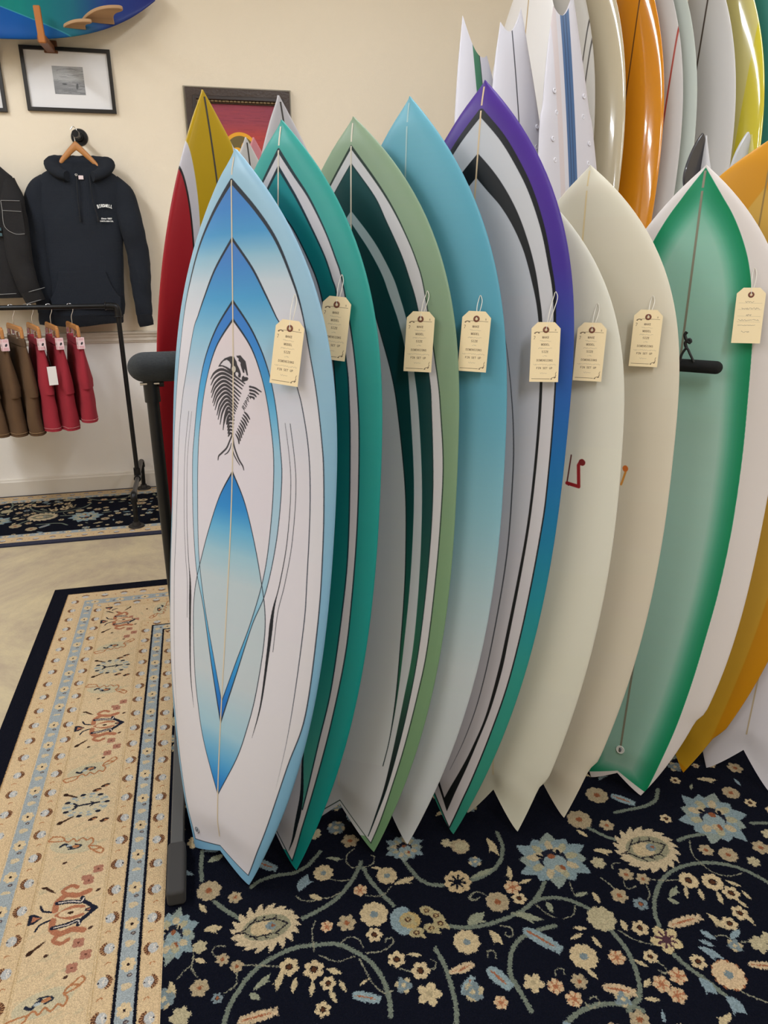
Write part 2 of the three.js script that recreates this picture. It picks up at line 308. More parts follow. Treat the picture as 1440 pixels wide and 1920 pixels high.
const leaves = [[253,1020,28,9,111,'y'], [283,1040,19,9,107,'y'], [320,1057,20,8,103,'y'], [23,987,22,10,72,'y'], [91,790,20,8,60,'y'], [215,1016,26,9,-38,'g'], [114,853,23,12,2,'y'], [196,1045,15,10,33,'g'], [364,824,18,11,36,'y'], [83,931,16,8,29,'y'], [126,639,22,13,-20,'g'], [340,773,29,16,-56,'k'], [374,1029,19,8,30,'y'], [386,1067,17,7,73,'y'], [361,1085,18,7,72,'y'], [560,1033,19,6,19,'y'], [434,1070,15,5,-23,'y'], [592,828,29,10,-10,'y'], [431,715,24,7,20,'g'], [535,774,20,6,26,'y'], [1111,792,19,8,57,'y'], [1042,992,18,9,86,'y'], [981,1104,18,8,78,'y'], [961,1061,17,7,14,'y'], [943,1079,19,7,-11,'y'], [931,1172,18,7,63,'y'], [853,776,34,13,82,'y'], [863,871,24,9,105,'y'], [891,904,20,7,-8,'y'], [758,1036,23,12,67,'y'], [853,1001,41,12,28,'g'], [1010,974,19,8,-3,'g'], [730,977,29,17,-27,'g'], [917,990,18,9,88,'g'], [793,853,40,8,-14,'g'], [1135,862,27,11,20,'y'], [1270,1031,21,7,117,'y'], [1302,1046,19,8,105,'y'], [1341,1066,22,8,106,'y'], [1402,1036,19,7,43,'y'], [1411,1076,16,7,76,'y'], [1383,1094,16,7,67,'y'], [1370,1135,21,7,89,'y'], [1289,1122,27,10,72,'y'], [1051,1176,17,7,45,'y'], [1028,1257,18,7,19,'y'], [1245,1150,19,10,56,'k'], [1222,1191,28,12,47,'k'], [1309,1163,22,10,-26,'k'], [1239,1023,24,10,-36,'g'], [1222,1047,15,8,41,'g'], [1229,1168,19,8,40,'k'], [1067,1080,17,10,93,'y'], [1164,1260,23,15,68,'k'], [1195,1311,24,17,68,'k'], [1039,1221,16,8,-35,'y']];
const feathers = [[200,1091,43,14,-2,'r'], [1215,1104,47,14,-2,'r'], [971,1221,36,15,25,'r'], [861,1068,49,19,50,'q'], [727,1133,32,21,60,'q'], [1316,1247,33,11,19,'r'], [652,1091,31,11,-7,'r'], [431,1105,31,14,24,'q'], [653,1132,25,13,-43,'q'], [662,1091,22,13,-12,'r'], [252,693,35,15,37,'q'], [1290,702,35,17,45,'q']];
const lanceFlowers = [[235,880,79,58,0], [1252,883,83,72,0]];
const lotusFlowers = [[992,855,105,92,0], [1500,826,99,107,25], [22,849,60,79,0], [621,723,57,50,0]];
const clusterFlowers = [[590,946,62,46,0]];

reseed(23);
const FIELD_W = 1.8, FIELD_H = 1.45;
const fieldTexture = canvas(2048, 1650, (g, w, h) => {
  g.fillStyle = NAVY; g.fillRect(0, 0, w, h);
  g.scale(w / (FIELD_W * 1000), h / (FIELD_H * 1000));
  // the pattern goes on beyond what can be made out under the boards
  const drawn = flowers.map((f) => [f[0], f[1], f[2]]);
  const free = (x, y, r) => drawn.every((d) => Math.hypot(d[0] - x, d[1] - y) > d[2] + r) && lanceFlowers.concat(lotusFlowers).every((d) => Math.hypot(d[0] - x, d[1] - y) > d[2] + r);
  g.strokeStyle = SAGE; g.lineCap = 'round';
  for (const s of thickStems) { curve(g, s); g.lineWidth = 11; g.stroke(); }
  for (const [x, y, r] of [[330, 360, 190], [960, 330, 210], [1500, 380, 200], [1610, 1290, 160], [300, 1400, 150], [900, 1390, 150]]) { g.lineWidth = 11; g.beginPath(); g.arc(x, y, r, 0.4, 5.4); g.stroke(); }
  g.strokeStyle = '#8d8c74';
  for (const s of vines) { curve(g, s); g.lineWidth = 3.2; g.stroke(); }
  for (const f of feathers) feather(g, ...f);
  for (const f of leaves) leaf(g, ...f);
  for (const f of lotusFlowers) lotus(g, ...f);
  for (const f of [[330, 380, 95, 90, 20], [1480, 390, 100, 92, -15]]) lotus(g, ...f);
  for (const f of lanceFlowers) lance(g, ...f);
  lance(g, 930, 340, 82, 70);
  for (const f of clusterFlowers) cluster(g, ...f);
  for (const f of flowers) flower(g, ...f);
  for (let i = 0; i < 1500; i++) {
    const x = rnd() * 1800, y = rnd() * 1450, r = 11 + rnd() * 15;
    if ((y > 640 && y < 1225 && x < 1480 && x > 60) || !free(x, y, r * 1.25)) continue;
    drawn.push([x, y, r]);
    if (rnd() < 0.35) leaf(g, x, y, r * 1.2, r * 0.45, rnd() * 360, 'ygk'[Math.floor(rnd() * 3)]); else flower(g, x, y, r, 'cbsuok'[Math.floor(rnd() * 6)]);
  }
  g.setTransform(1, 0, 0, 1, 0, 0);
  knot(g, w, h, 2.2, 3, [0.84, 0.82, 0.80], 0.85);
});
fieldTexture.wrapS = fieldTexture.wrapT = THREE.MirroredRepeatWrapping;

// border: 0.56 m across from the outer edge to the field, 0.76 m repeat along
const BW = 0.56, BL = 0.76;
function semi(g, x, y, r, s) {   // a small flower in a toothed half ring
  g.strokeStyle = '#5d3520'; g.lineWidth = r * 0.62;
  g.beginPath(); g.arc(x, y, r * 0.82, s > 0 ? -1.35 : Math.PI - 1.35, s > 0 ? 1.35 : Math.PI + 1.35); g.stroke();
  g.strokeStyle = '#b98a55'; g.lineWidth = r * 0.12;
  for (let i = -3; i <= 3; i++) { const a = (s > 0 ? 0 : Math.PI) + i * 0.38; g.beginPath(); g.moveTo(x + Math.cos(a) * r * 0.7, y + Math.sin(a) * r * 0.7); g.lineTo(x + Math.cos(a) * r * 1.15, y + Math.sin(a) * r * 1.15); g.stroke(); }
  ellipse(g, x - s * r * 0.2, y, r * 0.72, r * 0.86, 0, '#a9b4b4');
  g.strokeStyle = '#d6d3c2'; g.lineWidth = r * 0.12; for (let i = -1; i <= 1; i++) { g.beginPath(); g.moveTo(x - s * r * 0.2, y); g.lineTo(x - s * r * 0.2 + Math.cos(i * 1.1) * r * 0.6, y + Math.sin(i * 1.1) * r * 0.7); g.stroke(); }
  ellipse(g, x - s * r * 0.75, y, r * 0.12, r * 0.12, 0, '#2a2026');
}
function guard(g, x0, x1, n, off) {
  g.fillStyle = '#ccb482'; g.fillRect(x0, 0, x1 - x0, 760);
  g.fillStyle = '#b99f6d'; g.fillRect(x0, 0, 1.8, 760); g.fillRect(x1 - 1.8, 0, 1.8, 760);
  for (let i = 0; i < n; i++) {
    const y = (i + 0.5) * 760 / n + off, m = (x0 + x1) / 2, s = i % 2 ? 1 : -1;
    semi(g, m, y, 16, s);
    g.strokeStyle = '#b0703f'; g.lineWidth = 2.4; const q = y + 380 / n; g.beginPath(); g.arc(m - s * 4, q, 6, 3.2, 5.8); g.stroke();
  }
}
function blueStripe(g, x0, x1, n, dark) {
  g.fillStyle = '#8fa3a8'; g.fillRect(x0, 0, x1 - x0, 760);
  if (dark) { g.fillStyle = NAVY; g.fillRect(x0 - 6, 0, 7, 760); g.fillRect(x1 - 1, 0, 8, 760); }
  for (let i = 0; i < n; i++) {
    const y = (i + 0.5) * 760 / n, m = (x0 + x1) / 2;
    for (let k = 0; k < 7; k++) ellipse(g, m + Math.cos(k * 0.9) * 10, y + Math.sin(k * 0.9) * 12, 7, 6, k * 0.9, '#cdb988');
    ellipse(g, m, y, 9, 11, 0, '#cdb988'); ellipse(g, m, y, 3.4, 4, 0, '#2a1c1c');
    ellipse(g, m + 5, y + 27, 6, 4.6, 0, '#4a4046'); ellipse(g, m + 5, y + 27, 3, 2.2, 0, '#9a9484');
    ellipse(g, m, y + 52, 12, 7, 0.2, '#c5b58a'); ellipse(g, m - 4, y + 58, 7, 5, 0.2, '#c5b58a');
  }
}
function palmetteA(g, x, y) {   // the big rust and navy palmette
  g.save(); g.translate(x, y); g.lineCap = 'round'; g.lineJoin = 'round';
  for (const s of [-1, 1]) {
    g.strokeStyle = '#b06a45'; g.lineWidth = 15;
    curve(g, [-30, s * 14, -28, s * 40, -8, s * 56, 18, s * 50, 44, s * 58]); g.stroke();
    g.lineWidth = 10; curve(g, [-8, s * 56, -20, s * 72, -2, s * 84, 14, s * 76]); g.stroke();
    g.lineWidth = 9; curve(g, [-24, 0, 8, s * 16, 36, s * 12]); g.stroke();
    g.strokeStyle = '#1c2033'; g.lineWidth = 11; curve(g, [-28, s * 36, 0, s * 34, 28, s * 27]); g.stroke();
    g.lineWidth = 10; curve(g, [30, s * 40, 36, s * 27, 48, s * 16, 66, 0]); g.stroke();
    g.lineWidth = 5; curve(g, [-38, s * 12, -58, s * 20, -66, s * 36]); g.stroke();
    g.strokeStyle = '#c9c3b4'; g.lineWidth = 3.5; curve(g, [-24, s * 36, 6, s * 34, 28, s * 27, 33, s * 38]); g.stroke();
  }
  ellipse(g, 4, 0, 24, 11, 0, '#d1bb8d'); ellipse(g, 8, 0, 7, 4, 0, '#3a2418');
  g.fillStyle = '#1c2033'; g.beginPath(); g.moveTo(-56, 0); g.lineTo(-76, -15); g.lineTo(-88, -15); g.lineTo(-88, 15); g.lineTo(-76, 15); g.fill();
  g.fillStyle = '#b06a45'; g.beginPath(); g.moveTo(-60, 0); g.lineTo(-80, -9); g.lineTo(-80, 9); g.fill();
  ellipse(g, 52, 0, 12, 6, 0, '#1c2033'); ellipse(g, 50, 0, 5, 3, 0, '#b06a45');
  g.restore();
}
function palmetteB(g, x, y, f) {   // orange outlined leaf wreath round a small navy heart
  g.save(); g.translate(x, y); g.scale(1, f); g.lineCap = 'round'; g.lineJoin = 'round';
  ellipse(g, -10, 0, 62, 30, -0.2, '#b9b48d');
  g.strokeStyle = '#b3713f'; g.lineWidth = 4.5;
  curve(g, [-70, 42, -78, 30, -60, 24, -38, 22, -44, 36, -70, 44]); g.stroke();
  curve(g, [-38, 24, -26, 14, -14, 24, -4, 12, 10, 22, 22, 10, 34, 16, 40, 0, 30, -12]); g.stroke();
  curve(g, [30, -12, 46, -16, 62, -26, 40, -28, 30, -14]); g.stroke();
  curve(g, [40, -28, 62, -46, 70, -34, 56, -24]); g.stroke();
  g.strokeStyle = '#20283a'; g.lineWidth = 7; curve(g, [-44, 2, -32, 8, -24, -2, -14, -8]); g.stroke();
  g.lineWidth = 4; curve(g, [-22, -12, -4, -14, 10, -6, -6, 2]); g.stroke();
  ellipse(g, -4, -6, 10, 5, -0.2, '#b3713f'); ellipse(g, -22, 0, 7, 4, 0, '#9db0b2');
  g.restore();
}
function ovalC(g, x, y) {   // ring of dark seeds round an anchor
  g.save(); g.translate(x, y); ellipse(g, 0, 0, 66, 50, 0, '#bfb892');
  for (let i = 0; i < 14; i++) { const a = i / 14 * 6.2832; ellipse(g, Math.cos(a) * 58, Math.sin(a) * 44, 8, 5, 0, i % 2 ? '#8aa0a4' : '#1f2334'); ellipse(g, Math.cos(a) * 46, Math.sin(a) * 32, 5, 3.4, 0, '#8aa0a4'); }
  g.strokeStyle = '#1f2334'; g.lineWidth = 6; g.lineCap = 'round'; curve(g, [-30, 0, 36, -2]); g.stroke(); curve(g, [-34, -12, -24, 0, -34, 12]); g.stroke(); g.lineWidth = 4; curve(g, [12, -9, 22, -2, 12, 8]); g.stroke();
  g.restore();
}
const rosette = (g, x, y) => { for (let k = 0; k < 4; k++) ellipse(g, x + Math.cos(k * 1.571 + 0.78) * 7, y + Math.sin(k * 1.571 + 0.78) * 7, 8, 7.4, 0, '#ab6f55'); ellipse(g, x, y, 3, 3, 0, '#6e3c2b'); };
reseed(31);
const borderTexture = canvas(1024, 1390, (g, w, h) => {
  g.scale(w / (BW * 1000), h / (BL * 1000));
  g.fillStyle = '#cdb787'; g.fillRect(0, 0, 560, 760);
  g.fillStyle = NAVY; g.fillRect(0, 0, 70, 760);
  g.fillStyle = '#b08a52'; g.fillRect(68, 0, 3, 760);
  guard(g, 71, 146, 9, 0); blueStripe(g, 150, 193, 7, false); guard(g, 195, 243, 9, 20); guard(g, 415, 458, 9, 8); blueStripe(g, 465, 505, 7, true); guard(g, 511, 558, 9, 30);
  g.fillStyle = '#b9a069'; for (const x of [243, 247, 409, 414]) g.fillRect(x, 0, 1.6, 760);
  const X = 330;
  for (let i = 0; i < 90; i++) ellipse(g, 258 + rnd() * 145, rnd() * 760, 6 + rnd() * 14, 2 + rnd() * 3, -0.4, 'rgba(160,165,130,0.28)');
  palmetteA(g, X, 95); palmetteB(g, X - 6, 322, 1); ovalC(g, X - 4, 477); palmetteB(g, X - 6, 630, -1);
  for (const [x, y] of [[368, 186], [388, 222], [362, 250], [368, 4], [388, -30], [362, 756], [388, 730], [368, 764]]) rosette(g, x, y);
  for (const [x, y, a] of [[276, 178, -0.7], [276, 12, 0.7], [280, 430, 0.5], [280, 528, -0.5]]) { g.save(); g.translate(x, y); g.rotate(a); ellipse(g, 0, 0, 22, 3.4, 0, '#4a3020'); ellipse(g, -18, 0, 8, 6, 0, '#3a2418'); g.restore(); }
  for (const [x, y] of [[372, 405], [384, 552], [350, 420], [352, 540]]) { ellipse(g, x, y, 13, 6, -0.3, '#35201c'); ellipse(g, x + 4, y + 1, 6, 3, 0, '#b3713f'); }
  for (const [x, y] of [[300, 205], [390, 150], [395, 40], [352, 270], [300, 690]]) ellipse(g, x, y, 6, 4, -0.5, '#4a3024');
  g.setTransform(1, 0, 0, 1, 0, 0);
  knot(g, w, h, 2.2, 3, [0.93, 0.885, 0.87], 0.74);
});
const pile = { bumpMap: rep(fineGrain, 9, 7), bumpScale: 0.0022 };
const fieldMat = phys(0xffffff, 1, { ...pile, specularIntensity: 0.1, map: fieldTexture, bumpMap: rep(fineGrain, 5, 4) });
const borderMat = phys(0xffffff, 1, { ...pile, specularIntensity: 0.1, map: borderTexture, bumpMap: rep(fineGrain, 1.6, 2.2) });
{
  const rug = thing('patterned_rug', 'large navy floral rug with wide cream border lying under the board rack', 'rug', [0, 0, 0]);
  const x0 = -0.76, x1 = 3.6, z0 = -3.372, z1 = 0.95;
  mesh('field', slab([[x0 + BW, z1 - BW], [x1 - BW, z1 - BW], [x1 - BW, z0 + BW], [x0 + BW, z0 + BW]], FLOOR, 0, (x, z) => [(x + 0.2) / FIELD_W, -(z + 2.2) / FIELD_H + 1]), fieldMat, rug).userData.label = 'navy field of scrolling flowers';
  const along = (u, a) => [u / BW, a / BL];
  for (const [poly, fn] of [
    [[[x0, z1], [x0 + BW, z1 - BW], [x0 + BW, z0 + BW], [x0, z0]], (x, z) => along(x - x0, -(z + 1.57))],
    [[[x0, z0], [x0 + BW, z0 + BW], [x1 - BW, z0 + BW], [x1, z0]], (x, z) => along(z - z0, x + 0.4)],
    [[[x1, z0], [x1 - BW, z0 + BW], [x1 - BW, z1 - BW], [x1, z1]], (x, z) => along(x1 - x, -(z + 1.57))],
    [[[x1, z1], [x1 - BW, z1 - BW], [x0 + BW, z1 - BW], [x0, z1]], (x, z) => along(z1 - z, x + 0.4)],
  ]) mesh('border', slab(poly, FLOOR, 0, fn), borderMat, rug);
  // runner along the back wall
  const r2 = thing('runner_rug', 'narrow navy and cream floral rug along the back wall under the clothes rack', 'rug', [0, 0, 0]);
  const a0 = -2.9, a1 = 2.6, f0 = -4.0, b0 = WALL_Z + 0.03, navy = std(0x171a30, 0.95, { bumpMap: rep(fineGrain, 3), bumpScale: 0.002 });
  mesh('edge_band', [slab([[a0, f0], [a1, f0], [a1, f0 - 0.045], [a0, f0 - 0.045]], FLOOR, 0, (x, z) => [x, z]), slab([[a0, b0 + 0.02], [a1, b0 + 0.02], [a1, b0], [a0, b0]], FLOOR, 0, (x, z) => [x, z])], navy, r2);
  const strip = (zf, zb, u0, u1) => slab([[a0, zf], [a1, zf], [a1, zb], [a0, zb]], FLOOR, 0, (x, z) => [lerp(u0, u1, (z - zf) / (zb - zf)), x / BL]);
  mesh('border', strip(f0 - 0.045, f0 - 0.165, 0.13, 0.34), borderMat, r2);
  mesh('border', strip(b0 + 0.14, b0 + 0.02, 0.34, 0.13), borderMat, r2);
  const back = fieldMat.clone();
  mesh('field', slab([[a0, f0 - 0.165], [a1, f0 - 0.165], [a1, b0 + 0.14], [a0, b0 + 0.14]], FLOOR, 0, (x, z) => [(x + 2.25) / FIELD_W, -(z + 4.95) / FIELD_H * 1.1]), back, r2);
}

// ---------------------------------------------------------------- surfboards
// L length, W width, tw widest point, pn / pt nose and tail fullness, wt half width at the tail, cr swallow depth, nl / tl nose and tail lift, th thickness
function halfWidth(p, t) {
  const n = p.W / 2 * (1 - Math.pow(clamp((t - p.tw) / (1 - p.tw)), p.pn)), a = p.wt + (p.W / 2 - p.wt) * (1 - Math.pow(clamp((p.tw - t) / p.tw), p.pt));
  let w = t > p.tw ? n : a;
  if (p.wing) w -= 0.013 * (1 - smooth(p.wing - 0.012, p.wing + 0.012, t));
  return Math.max(w, 0.0004);
}
const rocker = (p, t) => p.nl * Math.pow(clamp((t - 0.45) / 0.55), 2.3) + p.tl * Math.pow(clamp((0.45 - t) / 0.45), 2.2);
const thick = (p, t) => p.th * (1 - 0.75 * Math.pow(Math.abs((t - 0.5) / 0.5), 3)) * (1 - 0.45 * smooth(0.965, 1, t)) * (1 - 0.4 * (1 - smooth(0, 0.07, t)));
const deckH = (s) => 0.42 + 0.58 * Math.pow(1 - Math.pow(Math.abs(s), 2.4), 0.62), bottomH = (s) => 0.42 - 0.42 * Math.pow(1 - Math.pow(Math.abs(s), 6), 0.55);
const lengthAt = (p, t, f) => t * p.L + (t < 0.25 ? p.cr * (p.round ? 1 - f * f : Math.pow(1 - Math.abs(f), 1.15)) * Math.pow(1 - t / 0.25, 2) + (p.skew ?? 0) * f * Math.pow(1 - t / 0.25, 2) : 0);
function surfacePoint(p, t, x, lift = 0) { const w = halfWidth(p, t), f = clamp(x / w, -1, 1); return V(x, lengthAt(p, t, f), rocker(p, t) + thick(p, t) * deckH(f) + lift); }
function boardGeometry(p) {
  const NT = 90, M = 30, pos = [], uv = [], idx = [], N = 2 * M;
  const tt = Array.from({ length: NT + 1 }, (_, i) => { const q = i / NT; return q < 0.12 ? q * 0.6 : q > 0.85 ? 1 - Math.pow((1 - q) / 0.15, 1.5) * 0.155 : lerp(0.072, 0.845, (q - 0.12) / 0.73); });
  const vertex = (t, j) => {
    const deck = j <= M, s = Math.sin((deck ? j / M - 0.5 : (N - j) / M - 0.5) * Math.PI), w = halfWidth(p, t), x = s * w, y = lengthAt(p, t, s);
    pos.push(x, y, rocker(p, t) + thick(p, t) * (deck ? deckH(s) : bottomH(s))); uv.push(clamp(x / p.W + 0.5, 0.004, 0.996), clamp(y / p.L, 0.001, 0.999));
  };
  tt.forEach((t) => { for (let j = 0; j < N; j++) vertex(t, j); });
  for (let i = 0; i < NT; i++) for (let j = 0; j < N; j++) { const a = i * N + j, b = i * N + (j + 1) % N, c = a + N, d = b + N; idx.push(a, b, d, a, d, c); }
  const g = new THREE.BufferGeometry();
  g.setAttribute('position', new THREE.Float32BufferAttribute(pos, 3)); g.setAttribute('uv', new THREE.Float32BufferAttribute(uv, 2)); g.setIndex(idx); g.computeVertexNormals();
  // squared end at the tail, in the colour of the rail
  const cp = [], cu = [], ci = [];
  for (let j = 0; j <= M; j++) for (const k of [j, (N - j) % N]) { cp.push(pos[k * 3], pos[k * 3 + 1], pos[k * 3 + 2]); cu.push(0.006, 0.12); }
  for (let j = 0; j < M; j++) { const a = 2 * j; ci.push(a, a + 1, a + 2, a + 1, a + 3, a + 2); }
  const cap = new THREE.BufferGeometry();
  cap.setAttribute('position', new THREE.Float32BufferAttribute(cp, 3)); cap.setAttribute('uv', new THREE.Float32BufferAttribute(cu, 2)); cap.setIndex(ci); cap.computeVertexNormals();
  return mergeGeometries([g.toNonIndexed(), cap.toNonIndexed()]);
}
function deckStrip(p, x0, x1, t0, t1, lift, bottom = false) {   // a thin inlay following the deck
  const pos = [], uv = [], idx = [], n = 60;
  for (let i = 0; i <= n; i++) { const t = lerp(t0, t1, i / n); for (const x of [x0, x1]) { const w = halfWidth(p, t), q = clamp(x, -w, w), z = bottom ? rocker(p, t) + thick(p, t) * bottomH(q / w) - lift : rocker(p, t) + thick(p, t) * deckH(q / w) + lift; pos.push(q, lengthAt(p, t, q / w), z); uv.push(x === x0 ? 0 : 1, i / n); } }
  for (let i = 0; i < n; i++) { const a = 2 * i; bottom ? idx.push(a, a + 3, a + 1, a, a + 2, a + 3) : idx.push(a, a + 1, a + 3, a, a + 3, a + 2); }
  const g = new THREE.BufferGeometry();
  g.setAttribute('position', new THREE.Float32BufferAttribute(pos, 3)); g.setAttribute('uv', new THREE.Float32BufferAttribute(uv, 2)); g.setIndex(idx); g.computeVertexNormals();
  return g;
}
function boardBasis(p) {
  const a = R(p.yaw), b = R(p.lean), c = R(p.roll ?? 0), nh = V(-Math.sin(a), 0, Math.cos(a)), lat = V(Math.cos(a), 0, Math.sin(a)), up = V(0, 1, 0);
  const s = up.clone().multiplyScalar(Math.cos(b)).addScaledVector(nh, -Math.sin(b)), n = nh.clone().multiplyScalar(Math.cos(b)).addScaledVector(up, Math.sin(b));
  return new THREE.Matrix4().makeBasis(lat.clone().multiplyScalar(Math.cos(c)).addScaledVector(s, -Math.sin(c)), s.clone().multiplyScalar(Math.cos(c)).addScaledVector(lat, Math.sin(c)), n);
}
// --- printed and resin-tinted deck art: X in millimetres from the stringer, t along the board
function art(p, draw, w = 512, h = 1792) {
  return canvas(w, h, (g) => {
    const px = (x) => (x / 1000 / p.W + 0.5) * w, py = (t) => (1 - t) * h, k = w / (p.W * 1000);
    const arm = (list) => { const r = []; for (let i = 0; i < list.length; i += 2) r.push([list[i], list[i + 1]]); return r; };
    const fine = (pts) => { const o = []; for (let i = 0; i < pts.length - 1; i++) { const [a, b, c, d] = [pts[Math.max(0, i - 1)], pts[i], pts[i + 1], pts[Math.min(pts.length - 1, i + 2)]]; for (let q = 0; q < 8; q++) { const u = q / 8, f = (m) => 0.5 * (2 * b[m] + (c[m] - a[m]) * u + (2 * a[m] - 5 * b[m] + 4 * c[m] - d[m]) * u * u + (3 * b[m] - a[m] - 3 * c[m] + d[m]) * u * u * u); o.push([f(0), f(1)]); } } o.push(pts[pts.length - 1]); return o; };
    const A = {
      g, w, h, px, py, k,
      grad(stops) { const q = g.createLinearGradient(0, 0, 0, h); for (const [t, c] of stops) q.addColorStop(clamp(1 - t), c); return q; },
      fill(c) { g.fillStyle = Array.isArray(c) ? A.grad(c) : c; g.fillRect(0, 0, w, h); },
      path(list, tail) { const q = fine(arm(list)); if (tail) q.push(...tail); g.moveTo(px(q[0][1]), py(q[0][0])); for (const [t, x] of q) g.lineTo(px(x), py(t)); for (const [t, x] of q.slice().reverse()) g.lineTo(px(-x), py(t)); g.closePath(); },
      region(list, c, tail) { g.beginPath(); A.path(list, tail); g.fillStyle = Array.isArray(c) ? A.grad(c) : c; g.fill(); },
      band(outer, inner, c, tailO, tailI) { g.beginPath(); A.path(outer, tailO); A.path(inner, tailI); g.fillStyle = Array.isArray(c) ? A.grad(c) : c; g.fill('evenodd'); },
      // a line whose width runs from a to b (mm), mirrored on both sides
      line(list, a, b, c = '#22262f', sides = [1, -1], tail) {
        const q = fine(arm(list)); if (tail) q.push(...tail);
        g.lineCap = 'round'; g.strokeStyle = c;
        for (const s of sides) for (let i = 0; i < q.length - 1; i++) { const u = i / (q.length - 1); g.lineWidth = k * (typeof a === 'function' ? a(u) : lerp(a, b, u)); g.beginPath(); g.moveTo(px(s * q[i][1]), py(q[i][0])); g.lineTo(px(s * q[i + 1][1]), py(q[i + 1][0])); g.stroke(); }
      },
    };
    draw(A);
  });
}
const boardFinish = (map, gloss = false, tone = 0xd8d8da) => phys(tone, gloss ? 0.12 : 0.42, { map, clearcoat: gloss ? 1 : 0.08, clearcoatRoughness: gloss ? 0.04 : 0.3, specularIntensity: gloss ? 1 : 0.35 });
const stringerMat = std(0xb9a88c, 0.5), darkStringer = std(0x2b2622, 0.45), paleStringer = std(0xc9c0ae, 0.5), plugMat = std(0x8f9298, 0.4), blackMat = std(0x141416, 0.5);
const boards = {};
function surfboard(key, label, p, { map, gloss = false, group, stringer = stringerMat, stringerSpan = [0.05, 0.992], stringerHalf = 0.002, bottomUp = false, tone } = {}) {
  const t = thing('surfboard', label, 'surfboard', [p.x, 0, p.z], group);
  const basis = boardBasis(p);
  t.quaternion.setFromRotationMatrix(basis);
  const g = boardGeometry(p), q = new THREE.Vector3(), a = g.attributes.position;
  let low = 9;
  for (let i = 0; i < a.count; i++) low = Math.min(low, q.fromBufferAttribute(a, i).applyMatrix4(basis).y);
  t.position.y = -low + 0.0005;
  mesh('board_body', g, boardFinish(map, gloss, tone), t);
  if (stringer) mesh('stringer', deckStrip(p, -stringerHalf, stringerHalf, stringerSpan[0], stringerSpan[1], 0.0005, bottomUp), stringer, t);
  t.updateMatrixWorld(true);
  boards[key] = { t, p, at: (u, x, lift) => t.localToWorld(surfacePoint(p, u, x, lift)), normal: V(0, 0, 1).applyMatrix4(basis) };
  return t;
}
function plug(t, p, u, x, r, mat, inner) {
  const c = surfacePoint(p, u, x, 0.0006);
  const m = mesh('leash_plug', [new THREE.CylinderGeometry(r, r, 0.002, 20).rotateX(Math.PI / 2).translate(c.x, c.y, c.z), torus(r, 0.0012).translate(c.x, c.y, c.z + 0.001)], mat, t);
  if (inner) mesh('plug_pin', new THREE.CapsuleGeometry(r * 0.35, r * 0.6, 4, 10).translate(c.x, c.y, c.z + 0.001), inner, m);
}
